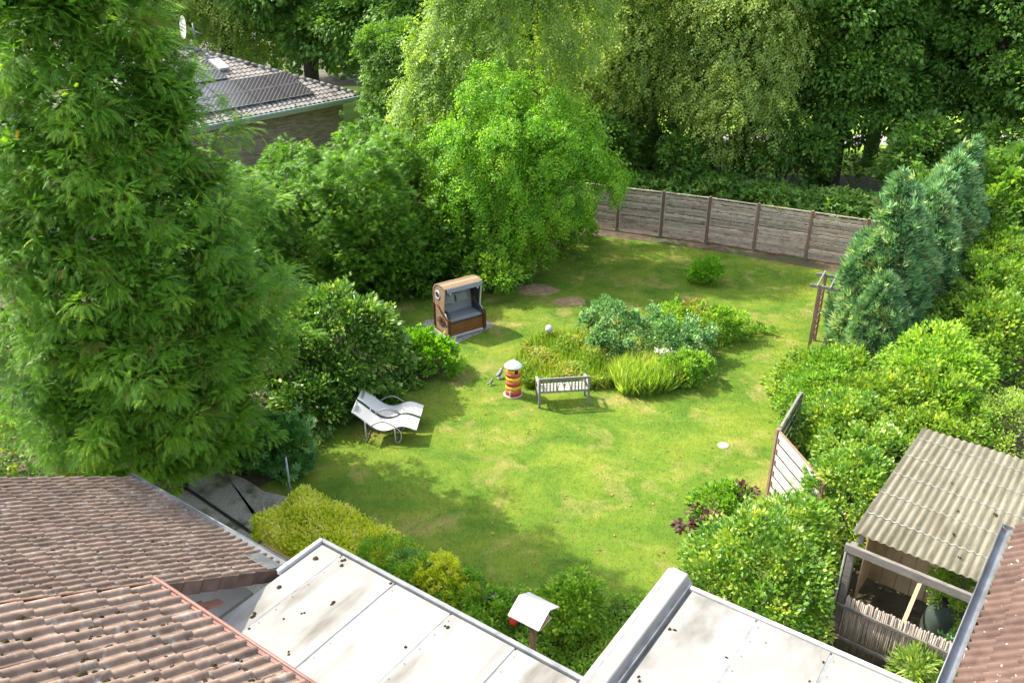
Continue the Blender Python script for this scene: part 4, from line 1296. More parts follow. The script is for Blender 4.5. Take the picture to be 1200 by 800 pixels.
b = MB(); b.lathe([(0, 1.45), (.026, 1.45), (.026, 1.47), (0, 1.48)], 10); b.build('cap', M['dark'], po)
# timber frame by the terrace
tf0 = at(338, 654)
tf = empty('timber_box', (tf0.x, tf0.y, 0), AX, 'low old timber box of weathered planks wedged between the roofs', 'timber box')
for k in range(7):
    b = MB(); b.box((0, -.42 + k * .115, .30), (1.1, .10, .03)); b.build('plank', M['wood_grey'] if k in (0, 5, 6) else M['ply'], tf, bevel=.004)
b = MB(); b.box((-.53, -.1, .2), (.06, .8, .3)); b.box((.53, -.1, .2), (.06, .8, .3)); b.box((0, .29, .2), (1.1, .05, .3)); b.build('frame', M['wood_grey'], tf, bevel=.004)

# ================================================================== SHED / LEAN-TO
SX = R(-38.5)
s0 = at(1003, 622, 2.42)
sh = empty('lean_to', (s0.x, s0.y, 0), SX, 'open garden lean-to with corrugated pale sheet roof and cane screen', 'shed')
# local x to the right, y away from camera
SL, SWd = 4.1, 4.3
def corr_z(x): return .016 * math.cos(2 * math.pi * x / .13)
def slope(x): return 0.0
b0 = 0
for k in range(5):
    x0 = k * .88; x1 = x0 + .93
    nx = 36; vs = []
    for y in (0, SL):
        for i in range(nx + 1):
            x = x0 + (x1 - x0) * i / nx
            vs.append((x - .04, y - .04, 2.42 + corr_z(x) + k * .004))
    for y in (0, SL):
        for i in range(nx + 1):
            x = x0 + (x1 - x0) * i / nx
            vs.append((x - .04, y - .04, 2.414 + corr_z(x) + k * .004))
    n1 = nx + 1
    fs = [(i, i + 1, n1 + i + 1, n1 + i) for i in range(nx)] + [(2 * n1 + i + 1, 2 * n1 + i, 3 * n1 + i, 3 * n1 + i + 1) for i in range(nx)] + [(i, 2 * n1 + i, 2 * n1 + i + 1, i + 1) for i in range(nx)]
    b = MB(); b.add(vs, fs, True)
    M.setdefault('corr', None)
    if M['corr'] is None:
        m, n, bs, o = newmat('corrugated_sheet')
        tc = n.nodes.new('ShaderNodeTexCoord')
        f = noise(n, tc.outputs['Object'], 3, 5, .6, (1, .35, 1))
        c = ramp(n, [(.25, (0.213, 0.188, 0.125)), (.5, (0.312, 0.288, 0.206)), (.8, (0.388, 0.362, 0.269))], f).outputs[0]
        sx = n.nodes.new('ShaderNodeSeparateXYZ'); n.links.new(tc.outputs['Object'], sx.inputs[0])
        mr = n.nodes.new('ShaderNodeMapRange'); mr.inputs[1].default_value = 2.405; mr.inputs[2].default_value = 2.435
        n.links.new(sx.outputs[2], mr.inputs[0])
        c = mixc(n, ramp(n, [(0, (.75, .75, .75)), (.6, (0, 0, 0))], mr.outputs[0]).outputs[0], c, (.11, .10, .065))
        alg = noise(n, tc.outputs['Object'], 5, 5, .7, (2.2, .3, 1))
        c = mixc(n, ramp(n, [(.48, (0, 0, 0)), (.68, (.75, .75, .75))], alg).outputs[0], c, (.13, .125, .06))
        pale = noise(n, tc.outputs['Object'], 9, 5, .7, (1, 1, 1))
        c = mixc(n, ramp(n, [(.58, (0, 0, 0)), (.72, (.6, .6, .6))], pale).outputs[0], c, (.36, .35, .29))
        n.links.new(c, bs.inputs['Base Color']); bs.inputs['Roughness'].default_value = .7
        tl = n.nodes.new('ShaderNodeBsdfTranslucent'); n.links.new(c, tl.inputs['Color'])
        mx = n.nodes.new('ShaderNodeMixShader'); mx.inputs[0].default_value = .5
        n.links.new(bs.outputs[0], mx.inputs[1]); n.links.new(tl.outputs[0], mx.inputs[2]); n.links.new(mx.outputs[0], o.inputs['Surface'])
        M['corr'] = m
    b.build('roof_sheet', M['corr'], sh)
for k in range(5):
    y = .62 + k * .74
    vs = []; nx = 200
    for yy in (y - .010, y + .010):
        for i in range(nx + 1):
            x = .02 + 4.3 * i / nx
            vs.append((x - .04, yy, 2.4425 + corr_z(x) * .9))
    b = MB(); b.add(vs, [(i, i + 1, nx + 2 + i, nx + 1 + i) for i in range(nx)], True)
    b.build('cross_strip', M['cross'], sh)
moss(sh, [(x, y, 2.45, rr.uniform(.015, .035)) for x, y in [(1.2, 1.6), (2.1, .7), (2.2, .55), (2.15, .3), (2.3, .45), (2.5, .9), (1.5, .35), (2.0, 1.0), (.9, 2.4), (1.7, 1.9), (2.75, .5), (1.3, .9)]], 11)
b = MB()
for k in range(5):
    for j in range(11):
        xx = .065 + j * .39 - .04; yy = .62 + k * .74 + .06
        zz = 2.446 + .016
        b.add([(xx + .014 * math.cos(t), yy + .014 * math.sin(t), zz) for t in [i * 1.2566 for i in range(5)]] + [(xx, yy, zz + .012)], [(i, (i + 1) % 5, 5) for i in range(5)])
tag(b.build('screw', M['greymetal'], sh), kind='stuff')
def sbox(name, c, s, m, parent=sh, rot=None, bev=.004):
    b_ = MB(); b_.box(c, s, rot); return b_.build(name, m, parent, bevel=bev)
sbox('post', (.04, -.10, 1.12), (.11, .11, 2.24), M['wood_grey'])
sbox('post', (.10, .05, 2.30), (.09, .09, .2), M['wood_grey'])
sbox('post', (2.15, .0, 1.15), (.09, .09, 2.4), M['mahog_dark'])
sbox('post', (3.9, -.10, 1.12), (.11, .11, 2.24), M['wood_grey'])
for x in (.06, 2.1, 3.9): sbox('post', (x, 3.9, 1.18), (.1, .1, 2.36), M['wood_grey'])
sbox('beam', (1.95, -.17, 2.17), (4.05, .07, .15), M['wood_grey'])
for y in (.15, 1.9, 3.8): sbox('purlin', (2.05, y, 2.345), (4.1, .06, .08), M['wood_grey'])
sbox('white_batten', (-.06, -.12, 1.35), (.03, .03, 1.5), M['dirtywhite'])
# left side boarding and inner ochre partition
for k in range(3, 6): sbox('wall_board', (.03, .30 + k * .26, 1.25), (.025, .25, 1.9), M['ply'])
for k in range(5): sbox('wall_board', (.12 + k * .26, 1.75, 1.2), (.25, .025, 2.0), M['ply'])
for k in range(8): sbox('rear_board', (1.6 + k * .31, 3.95, 1.1), (.30, .025, 2.2), M['wood_grey'])
sbox('plank', (.98, .75, .75), (.07, 1.3, .04), M['ply'], rot=Matrix.Rotation(R(28), 3, 'X'))
# cane screen: each cane a part
rc = random.Random(8)
cme = []
for v_ in range(4):
    b = MB(); hh = 1.2 + .004 * v_
    b.tube([(0, 0, .02), (rc.uniform(-.006, .006), 0, hh * .5), (rc.uniform(-.01, .01), 0, hh)], [.0175, .017, .016], 6)
    cme.append(b.mesh('cane', M['bamboo']))
for k in range(118):
    o = link('cane', cme[rc.randrange(4)], sh, (.13 + k * .0315, -.16 + rc.uniform(-.008, .008), 0))
    o.scale = (1, 1, rc.uniform(.975, 1.01))
sbox('rail', (1.95, -.20, .98), (3.9, .035, .065), M['wood_grey'])
sbox('rail', (1.95, -.20, .3), (3.9, .035, .065), M['wood_grey'])
# inner netting post etc
def loc_sh(x, y, z=0):
    v = Matrix.Rotation(SX, 3, 'Z') @ Vector((x, y, z)); return Vector((s0.x + v.x, s0.y + v.y, z))
bp = loc_sh(1.42, 1.05)
ba = empty('water_barrel', bp, 0, 'dull green plastic barrel standing inside the lean-to', 'barrel')
b = MB(); b.lathe([(0, 0), (.2, 0), (.25, .2), (.26, .4), (.24, .6), (.19, .78), (.13, .86), (.12, .92), (0, .92)], 24); b.build('drum', M['barrel'], ba)
b = MB(); b.lathe([(0, .92), (.13, .92), (.13, .95), (0, .96)], 20); b.build('lid', M['dark'], ba)
pb = loc_sh(1.25, .45)
pa = empty('pallet', pb, SX + R(8), 'old reddish wooden pallet on the ground inside the lean-to', 'pallet')
for k in range(7): 
    b = MB(); b.box((-.45 + k * .15, 0, .13), (.1, .9, .022)); b.build('plank', M['ply'], pa)
for y in (-.4, 0, .4):
    b = MB(); b.box((0, y, .06), (1.0, .09, .09)); b.build('runner', M['wood_post'], pa)
pt = loc_sh(2.35, 1.0)
po = empty('plant_pot', pt, 0, 'large dark plant pot inside the lean-to near the zinc gutter', 'pot')
b = MB(); b.lathe([(0, 0), (.2, 0), (.27, .4), (.29, .42), (.27, .42), (.25, .38), (0, .36)], 20); b.build('pot', M['dark'], po)

# ================================================================== VEGETATION
def bush_stem(seed, h, r=.03, n=5, mat=None):
    rd_ = random.Random(seed); b_ = MB()
    for k in range(n):
        a = k * 2 * math.pi / n + rd_.random()
        b_.tube([(0.03 * math.cos(a), .03 * math.sin(a), 0), (h * .2 * math.cos(a), h * .2 * math.sin(a), h * .4), (h * .38 * math.cos(a), h * .38 * math.sin(a), h * .8)], [r, r * .7, r * .25], 5)
    return b_.mesh('stems', mat or M['bark'])

# ---- the big conifer on the left
H_ = 14.5
prof = [(.9, 1.2), (1.7, 2.1), (3.0, 2.55), (4.5, 2.68), (6, 2.45), (8, 1.95), (10, 1.4), (12, .9), (13.6, .5), (14.6, .08)]
cm = foliage('crown', L['conifer'], prof=prof, n=1330, cr=.31, per=38, t='frond', size=.178, seed=21, droop=.55, out_=.35, vw=1.2, up=.9, jit=.30, flat=.7, jag=.30, tvar=.24, tbias=.05, inner=.04, face=(.45, -.9))
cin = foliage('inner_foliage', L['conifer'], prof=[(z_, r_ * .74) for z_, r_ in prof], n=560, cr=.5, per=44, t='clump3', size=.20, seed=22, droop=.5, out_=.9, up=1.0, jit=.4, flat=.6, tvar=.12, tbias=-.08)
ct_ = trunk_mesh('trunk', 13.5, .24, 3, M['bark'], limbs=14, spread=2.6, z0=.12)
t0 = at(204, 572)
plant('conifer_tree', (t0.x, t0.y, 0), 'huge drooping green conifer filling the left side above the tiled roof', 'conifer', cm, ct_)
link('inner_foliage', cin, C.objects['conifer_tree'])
# light shrub at the extreme left
cm = foliage('crown', L['gold'], lobes=[(0, 0, .9, .9, .8, .9)], n=60, cr=.22, per=40, t='leaf', size=.10, seed=5)
p = at(-14, 600); plant('shrub', (p.x - .6, p.y + .9, 0), 'pale green shrub peeping over the roof verge at the left edge', 'shrub', cm, bush_stem(1, 1.2), trunk_name='stems')

# ---- tall hedge trees along the left boundary
hv = []
for i, (pr_, sd_) in enumerate((([(.2, 1.3), (1, 1.75), (2.2, 1.9), (3.6, 1.6), (4.7, .95), (5.4, .2)], 31),
                                ([(.2, 1.5), (1.2, 2.0), (2.6, 2.0), (3.8, 1.5), (4.6, .85), (5.1, .15)], 33))):
    hv.append((foliage('crown', L['hedge'], prof=pr_, n=290, cr=.40, per=46, t='fan5', size=.19, seed=sd_, droop=.12, out_=.8, up=.8, jit=.45, flat=.75, jag=.14, tvar=.22),
               trunk_mesh('trunk', 4.8, .10, sd_, M['bark'], limbs=7, spread=1.2, z0=.2)))
hedge_spots = [(-8.6, 23.8, 0, .98, 'tall green hedge tree directly behind the big conifer'),
               (-7.0, 25.9, 1, .92, 'tall green hedge tree behind the glossy laurel shrub'),
               (-5.0, 26.9, 0, .92, 'tall green hedge tree left of the beach chair, darkest below'),
               (-3.6, 29.6, 1, 1.02, 'tall green hedge tree right behind the beach chair'),
               (-7.6, 29.3, 0, .84, 'tall lime-topped hedge tree in front of the bungalow wall'),
               (-10.6, 27.2, 1, .96, 'tall hedge tree in front of the solar roof beside the conifer'),
               (-5.4, 31.8, 1, .95, 'tall lime-topped hedge tree under the corner of the bungalow roof'),
               (-13.0, 30.5, 0, .95, 'hedge tree mostly hidden behind the big conifer')]
for k, (x, y, v, s_, lab) in enumerate(hedge_spots):
    plant('hedge_tree', (x, y, 0), lab, 'hedge tree', hv[v][0], hv[v][1], 'tall hedge trees on the left boundary', rz=k * 1.3, scale=s_)

for k, (px, py, sc_, lab) in enumerate([(448, 352, 1.2, 'dark filling shrub between laurel and hedge trees'), (486, 342, 1.25, 'dark filling shrub left behind the beach chair'), (540, 330, 1.3, 'dark filling shrub right behind the beach chair')]):
    p = at(px, py)
    if k == 0: cmF = foliage('crown', L['hedge'], lobes=[(0, 0, .9, 1.1, .9, 1.0), (.5, .2, 1.5, .7, .7, .7)], n=90, cr=.28, per=56, t='leaf', size=.14, seed=35, tbias=-.1); stF = bush_stem(7, 1.4)
    plant('shrub', (p.x, p.y + .5, 0), lab, 'shrub', cmF, stF, 'filling shrubs before the hedge trees', rz=k * 2.1, scale=sc_, trunk_name='stems')
plant('shrub', (-5.5, 47.5, 0), 'leafy shrub right of the bungalow wall under the dark trees', 'shrub', cmF, stF, rz=1, scale=2.0, trunk_name='stems')

# ---- vine-covered tree in the middle
lob = [(-1.75, -.7, 4.3, .75, .8, .9), (-1.3, -1.2, 3.0, .9, .8, 1.3), (-.35, -1.3, 3.9, .75, .7, 1.1), (.5, -1.2, 2.6, .9, .7, 1.5), (.2, -.5, 5.0, 1.0, .9, .9), (-.5, .3, 6.0, .95, .8, .7),
       (.9, .4, 5.6, 1.1, .9, .75), (1.5, -.7, 4.2, .95, .8, 1.0), (2.3, -.2, 3.4, .95, .8, 1.1), (1.9, -.9, 2.7, .8, .7, .9), (3.0, .1, 3.1, .8, .7, .8), (2.2, .7, 4.8, .9, .9, .7),
       (-1.5, -.8, 1.6, .8, .7, 1.0), (-.2, .1, 3.6, 1.5, 1.1, 1.9), (3.7, .3, 2.9, .5, .5, .5), (-.5, -1.4, 1.9, .8, .6, 1.2), (-2.0, -.2, 3.2, .55, .6, 1.6)]
cm = foliage('crown', L['vine'], lobes=lob, n=760, cr=.28, per=42, t='vine', size=.22, seed=41, droop=.85, out_=.6, up=.5, jit=.6, flat=1.9, zmin=.6, jag=.32, tvar=.38, face=(0, -1))
plant('vine_tree', (-.1, 29.2, 0), 'bright green vine-smothered tree with cascading foliage behind the beach chair', 'tree', cm,
      trunk_mesh('trunk', 5.4, .2, 8, M['bark'], limbs=9, spread=2.4, z0=.2))
# ---- birch behind it
lob = [(0, 0, 6.5, 1.9, 1.9, 3.4), (-1.2, -.6, 4.8, 1.5, 1.4, 2.3), (1.6, .3, 7.5, 2.0, 1.7, 2.8), (.5, 0, 10.2, 1.9, 1.8, 2.6), (3.2, .6, 8.4, 1.7, 1.6, 2.2), (-.9, -.2, 3.2, 1.1, 1.1, 1.8)]
cm = foliage('crown', L['birch'], lobes=lob, n=500, cr=.52, per=56, t='sprig', size=.25, seed=51, face=(0, -1), droop=1.1, out_=.3, up=.3, jit=.5, flat=1.7, zmin=1.4, jag=.14, tvar=.24)
plant('birch_tree', (-1.4, 32.6, 0), 'pale yellow-green birch with hanging twigs behind the vine tree', 'tree', cm,
      trunk_mesh('trunk', 11, .16, 9, M['palebark'], limbs=9, spread=1.6, z0=.25))

# ---- shrubs at the foot of the vine tree
cmS = foliage('crown', L['bush'], lobes=[(0, 0, .7, .95, .8, .75)], n=60, cr=.22, per=50, t='leaf', size=.13, seed=61, tvar=.22)
for k, (px, py, sc_, lab) in enumerate([(575, 352, 1.0, 'leafy shrub between beach chair and vine tree'), (612, 332, 1.05, 'dark leafy shrub under the middle of the vine tree'),
                                        (668, 290, 1.0, 'shrub at the right foot of the vine tree'), (648, 305, .8, 'low shrub at the lawn rim below the vine tree')]):
    p = at(px, py); plant('shrub', (p.x, p.y + .6, 0), lab, 'shrub', cmS, bush_stem(2, .9), 'shrubs under the vine tree', rz=k * 1.1, scale=sc_, trunk_name='stems')

# ---- background trees on the right
def broad(seed, mat, R_=4.2, H0=10, size=.42, t='clump3', n=420, per=50, cr=.85, droop=.35, zlow=2.8, tvar=.25, flat=.6, jag=.2):
    r_ = random.Random(seed)
    lob_ = []
    for k in range(13):
        a = r_.random() * 6.28; f = r_.random() ** .6
        z = zlow + 1 + (H0 - zlow - 2) * r_.random()
        w_ = R_ * math.sin(math.pi * min(1, max(.12, (z - zlow + 1.0) / (H0 - zlow + 1.6)))) ** .6
        rr_ = R_ * r_.uniform(.32, .5)
        lob_.append((w_ * .62 * f * math.cos(a), w_ * .62 * f * math.sin(a), z, rr_, rr_, rr_ * .62))
    lob_.append((0, 0, (H0 + zlow) / 2, R_ * .62, R_ * .62, (H0 - zlow) * .45))
    return foliage('crown', mat, lobes=lob_, n=n, cr=cr, per=per, t=t, size=size, seed=seed, droop=droop, out_=.5, up=.6, jit=.45, flat=flat, zmin=zlow - .6, jag=jag, tvar=tvar)
bgA = (broad(71, L['darkleaf'], 4.6, 11.5, .20, t='leaf', n=560, per=110, cr=.75, zlow=2.9), trunk_mesh('trunk', 10, .33, 71, M['bark'], limbs=9, spread=3.4, z0=.28))
bgB = (broad(73, L['forest'], 4.3, 11, .19, t='leaf', n=560, per=110, cr=.75, zlow=2.9), trunk_mesh('trunk', 9.5, .28, 73, M['bark'], limbs=9, spread=3.2, z0=.3))
bgC = (broad(75, L['olive'], 4.0, 11.5, .30, t='sprig', n=430, per=44, droop=1.0, flat=1.3, zlow=2.6), trunk_mesh('trunk', 10, .26, 75, M['bark'], limbs=8, spread=3.0, z0=.3))
bg = [(4.6, 39.5, 2, 1.0, 'drooping olive-green tree right of the birch, behind the fence'),
      (9.0, 37.2, 2, .95, 'pale green tree with feathery crown behind the left of the fence'),
      (14.8, 38.8, 0, 1.0, 'dark broadleaf tree with two stems behind the middle of the fence'),
      (20.6, 37.6, 0, 1.02, 'dark broadleaf tree above the blue cypresses'),
      (24.6, 33.6, 1, 1.0, 'lighter green tree at the upper right edge'),
      (1.5, 43.5, 1, 1.12, 'tall green tree behind the birch top'),
      (11.6, 42.6, 2, 1.15, 'tall olive tree further behind the dark broadleaf tree'),
      (18.4, 43.5, 1, 1.2, 'tall green tree far behind the blue cypresses'),
      (27.0, 41.0, 0, 1.2, 'tall dark tree in the upper right corner'),
      (6.6, 46.0, 0, 1.2, 'tall dark tree far behind the drooping olive tree')]
for k, (x, y, v, s_, lab) in enumerate(bg):
    m_ = (bgA, bgB, bgC)[v]
    plant('broadleaf_tree', (x, y, 0), lab, 'tree', m_[0], m_[1], 'trees behind the back fence', rz=k * 1.9 + .4, scale=s_)
# ---- background trees upper left, behind the bungalow
bgL = [(-24.5, 60, 2, 1.5, 'drooping dark tree behind the satellite dish'), (-18.5, 58.0, 2, 1.45, 'drooping olive-dark tree above the bungalow ridge'), (-13.0, 57.0, 0, 1.4, 'dark dense tree above the solar roof'),
       (-8.0, 54.5, 0, 1.35, 'dark layered tree right of the bungalow roof'), (-3.6, 49.5, 0, 1.25, 'dark layered tree between bungalow and birch'),
       (-5.4, 43.6, 0, .62, 'small dark tree at the corner of the bungalow'), (-31, 56, 0, 1.5, 'dark tree hidden behind the big conifer')]
for k, (x, y, v, s_, lab) in enumerate(bgL):
    m_ = (bgA, bgB, bgC)[v]
    plant('broadleaf_tree', (x, y, 0), lab, 'tree', m_[0], m_[1], 'trees behind the far bungalow', rz=k * 2.3 + 1, scale=s_)
for k, (x, y, v, s_, lab) in enumerate([(-17.5, 23.5, 1, .72, 'green tree hidden beyond the left side of the big conifer'), (-23, 33, 0, .8, 'dark tree hidden far beyond the left side of the big conifer')]):
    m_ = (bgA, bgB, bgC)[v]
    plant('broadleaf_tree', (x, y, 0), lab, 'tree', m_[0], m_[1], 'trees beyond the conifer', rz=k * 2.3 + 1, scale=s_)
# ---- far wood closing the view
rng = np.random.default_rng(99)
def far_wood(name, x0, x1, y, h, n, seed):
    g_ = np.random.default_rng(seed)
    x = g_.uniform(x0, x1, n); z = g_.uniform(0.3, h, n) * (.85 + .15 * np.sin(x * .7))
    yy = y + 1.2 * np.sin(x * .8 + z * .5) + g_.normal(size=n) * .8
    P = np.stack([x, yy, z], 1)
    F = np.stack([g_.normal(size=n), -np.abs(g_.normal(size=n)), g_.normal(size=n) * .6 - .5], 1)
    N = np.stack([g_.normal(size=n) * .5, -np.ones(n) * .6, np.ones(n)], 1)
    tone = .4 + .25 * np.sin(x * 1.3 + z * 1.1) * np.sin(z * 1.7 + x * .4) + g_.normal(size=n) * .12
    return scatter_mesh(name, 'clump3', P, F, N, .75 * (.7 + .7 * g_.random(n)), tone, L['darkleaf'])
tag(link('far_wood', far_wood('far_wood', -60, 65, 69, 17, 17000, 1)), 'dark mass of distant woodland closing the view', 'woodland', kind='stuff')
# ---- understorey behind the fence
def strip(name, pts, n, h, size, t, mat, seed, width=1.0, droop=.1, tv=.2, z0=.1):
    g_ = np.random.default_rng(seed)
    a_ = np.array([p[:2] for p in pts], float)
    seg = np.linalg.norm(np.diff(a_, axis=0), axis=1); cs = np.concatenate([[0], np.cumsum(seg)])
    u = g_.random(n) * cs[-1]
    X = np.interp(u, cs, a_[:, 0]); Y = np.interp(u, cs, a_[:, 1])
    hh = h * (.75 + .25 * np.sin(u * 1.9) * np.sin(u * .7 + 1))
    z = z0 + hh * np.sqrt(g_.random(n))
    ww = width * np.sqrt(np.clip(1 - (z / (h * 1.12)) ** 2, 0.05, 1))
    X = X + g_.uniform(-1, 1, n) * ww; Y = Y + g_.uniform(-1, 1, n) * ww
    P = np.stack([X, Y, z], 1)
    F = np.stack([g_.normal(size=n), g_.normal(size=n) - .3, g_.normal(size=n) * .6 + .1 - droop], 1)
    N = np.stack([g_.normal(size=n) * .5, g_.normal(size=n) * .5 - .3, np.ones(n)], 1)
    tone = .45 + .2 * np.sin(u * 2.3 + z * 2) + g_.normal(size=n) * tv * .7
    return scatter_mesh(name, t, P, F, N, size * (.6 + .8 * g_.random(n)), tone, mat)
und = [(-1.5, 35.2), (4, 36.6), (9, 35.0), (14, 32.6), (19, 30.5)]
tag(link('undergrowth', strip('undergrowth', und, 18000, 1.9, .18, 'clump3', L['darkleaf'], 2, 1.3)), 'dark tangled undergrowth behind the back fence', 'undergrowth', kind='stuff')
tag(link('undergrowth', strip('undergrowth', [(-3, 40.2), (8, 40.6), (16, 39.5), (27, 36)], 3400, 2.3, .20, 'clump3', L['darkleaf'], 3, .9)), 'thin dark hedge before the sunlit meadow', 'undergrowth', kind='stuff')
# two dark stems rising behind the fence
for k, (px, py, lab) in enumerate([(760, 205, 'ivy-dark tree stem behind the fence, left one'), (958, 212, 'thick dark tree stem behind the fence, right one')]):
    p = at(px, py); e_ = empty('tree_stem', (p.x, p.y, 0), 0, lab, 'tree stem', 'dark stems behind the fence')
    link('trunk', trunk_mesh('trunk', 6.5, .30, 80 + k, M['bark'], limbs=4, spread=1.2, z0=.5), e_)
    link('ivy', foliage('ivy', L['darkleaf'], prof=[(.1, .5), (1.5, .4), (3.5, .42), (5, .3)], n=70, cr=.25, per=30, t='leaf', size=.16, seed=83 + k), e_)

ml = (foliage('crown', L['darkleaf'], lobes=[(0, 0, 1.9, 1.5, 1.1, 1.3), (.9, .2, 2.6, 1.0, .9, 1.0), (-1.0, .1, 2.5, 1.0, .9, .9), (.2, 0, 3.3, .9, .8, .8)], n=120, cr=.42, per=52, t='leaf', size=.20, seed=84, droop=.4, tvar=.3),
      bush_stem(8, 3.0, .05))
for k, (x, y, s_, lab) in enumerate([(3.2, 36.6, 1.0, 'dark tall shrub behind the left end of the fence'), (7.6, 37.0, .9, 'dark tall shrub behind the second fence panel'),
                                     (11.6, 36.4, 1.0, 'dark tall shrub left of the thick dark stem'), (16.6, 34.4, 1.05, 'dark tall shrub behind the right end of the fence'),
                                     (19.6, 34.0, 1.0, 'dark tall shrub between fence end and farthest cypress'), (5.4, 39.0, .8, 'low-hanging dark shrub before the sunlit meadow'),
                                     (13.9, 38.8, .75, 'dark shrub in front of the meadow beneath the dark tree')]):
    plant('tall_shrub', (x, y, 0), lab, 'shrub', ml[0], ml[1], 'tall dark shrubs behind the fence', rz=k * 1.3, scale=s_, trunk_name='stems')

# ---- blue cypress row
cyp = []
for sd_, pr_ in ((91, [(.1, .8), (.8, 1.0), (1.8, .98), (2.8, .78), (3.8, .5), (4.7, .2), (5.3, .03)]), (93, [(.1, .9), (.8, 1.1), (2.0, 1.05), (3.0, .8), (4.0, .4), (4.6, .06)])):
    cyp.append((foliage('crown', L['blue'], prof=pr_, n=330, cr=.24, per=44, t='tuft', size=.27, seed=sd_, droop=-.7, out_=.65, up=.2, jit=.5, flat=1.3, jag=.22, tvar=.3, tbias=.06),
                trunk_mesh('trunk', 4.4, .09, sd_, M['bark'], limbs=6, spread=.8, z0=.1)))
cs_ = [(10.45, 22.2, 0, .98), (11.2, 23.0, 1, .88), (12.3, 24.1, 1, .92), (13.2, 25.4, 1, .94), (14.1, 26.7, 1, .98), (15.1, 28.0, 0, .90), (10.1, 21.2, 1, .62)]
cl_ = ['nearest blue-green cypress of the row, with the pale pointed top', 'second blue-green cypress of the row, behind the pointed one', 'third blue-green cypress counted from the garden arch',
       'fourth blue-green cypress counted from the garden arch', 'blue-green cypress next to the farthest of the row', 'farthest blue-green cypress, its tip rising highest before the trees', 'half-height blue cypress at the foot of the garden arch']
for k, ((x, y, v, s_), lab) in enumerate(zip(cs_, cl_)):
    plant('blue_cypress', (x, y, 0), lab, 'conifer', cyp[v][0], cyp[v][1], 'row of blue-green cypresses on the right boundary', rz=k * 1.7, scale=s_)

# ---- shrubs on the right
def shrub(px, py, h, lobes, mat, label, n, cr, per, t, size, seed, name='shrub', cat='shrub', back=0.0, **kw):
    p_ = at(px, py, h)
    cmx = foliage('crown', L[mat], lobes=lobes, n=n, cr=cr, per=per, t=t, size=size, seed=seed, **kw)
    zt = max(l[2] for l in lobes)
    return plant(name, (p_.x, p_.y + back, 0), label, cat, cmx, bush_stem(seed, zt, .03), trunk_name='stems')
# dark fine shrub at the inner corner
shrub(962, 478, 1.0, [(0, 0, .95, .85, .9, .95), (.5, .8, 1.0, .8, .9, .9), (-.1, -.7, .8, .5, .6, .7)], 'bush', 'fine-leaved mid-green shrub spilling over the far end of the screen fence', 200, .22, 60, 'leaf', .075, 101, tbias=-.1)
shrub(985, 445, 1.2, [(0, 0, 1.0, 1.0, .9, .9), (-.7, .4, .8, .8, .8, .8)], 'gold', 'fresh green shrub at the foot of the nearest blue cypress', 130, .24, 56, 'leaf', .10, 102, tbias=-.08)
shrub(1040, 480, 1.3, [(0, 0, 1.0, 1.6, 1.1, 1.0), (1.1, .3, 1.1, 1.1, 1.0, .9), (-.9, -.8, .9, 1.2, .9, .9), (.3, -1.1, 1.0, 1.3, .8, .8)], 'gold', 'golden variegated shrub in the middle of the right side', 420, .25, 62, 'leaf', .095, 103, tbias=.0)
shrub(1098, 425, 1.6, [(0, 0, 1.2, 1.0, 1.2, 1.2), (-.7, -.6, 1.0, .8, .8, 1.0)], 'bush', 'loose yellow-green shrub between golden shrub and cypresses', 190, .27, 52, 'leaf', .11, 104, tbias=.12)
shrub(1075, 470, .8, [(0, 0, .8, 1.0, 1.0, .9)], 'bush', 'dark green shrub tucked behind the corrugated roof', 90, .25, 50, 'leaf', .10, 105, tbias=-.18)
shrub(1150, 410, 1.0, [(0, 0, 1.1, 1.3, 1.6, 1.4), (1.0, 1.9, 1.3, 1.2, 1.5, 1.4), (2.0, 3.8, 1.4, 1.2, 1.6, 1.4), (3.0, 5.5, 1.3, 1.2, 1.5, 1.5), (2.4, .6, .9, 1.4, 2.0, 1.5), (3.9, 3.2, .9, 1.6, 2.3, 1.5)],
      'gold', 'long yellow-topped hedge running back beside the cypresses at the right edge', 700, .30, 60, 'leaf', .115, 106, name='hedge', cat='hedge', tbias=-.17)
shrub(1105, 488, 1.1, [(0, 0, .9, .9, 1.0, .9), (.4, 1.2, .9, .8, .9, .8)], 'bush', 'dark loose shrub in the gap left of the pale rounded shrub', 120, .25, 48, 'leaf', .11, 107, tbias=-.12)
shrub(1185, 505, 1.2, [(0, 0, .85, 1.25, 1.1, .95), (1.2, .5, .9, 1.2, 1.1, 1.0)], 'birch', 'pale clipped rounded shrub above the corrugated roof at the right edge', 190, .22, 62, 'leaf', .07, 108, tbias=.05)
shrub(1185, 265, 2.0, [(0, 0, 2.2, 2.6, 2.0, 2.3), (2.6, -.6, 2.4, 2.4, 2.2, 2.6), (-1.8, 1.4, 1.6, 1.8, 1.4, 1.7)], 'darkleaf', 'large dark shrub behind the farthest cypress at the right edge', 300, .42, 54, 'clump3', .22, 109, tbias=.08)
# ivy-leaved hedge before the lean-to
iv = [(-.35, .1, 1.0, 1.05, 1.0, 1.15), (.55, .95, .9, .85, .8, .9), (2.0, 1.9, 1.1, .9, .9, 1.05), (2.7, 3.1, 1.1, .95, .9, 1.0), (-.75, -.35, .8, .95, .8, .95), (-.45, -.95, .7, .75, .65, .85), (2.8, 4.4, 1.0, 1.0, .9, 1.0), (.1, -.45, .8, .55, .7, .85), (-.9, .5, .5, .6, .6, .6)]
shrub(915, 648, 1.6, iv, 'ivy', 'broad glossy light-green hedge between lawn, lean-to and garage roof', 720, .23, 56, 'leaf', .092, 110, name='hedge', cat='hedge', tvar=.32, tbias=.06)
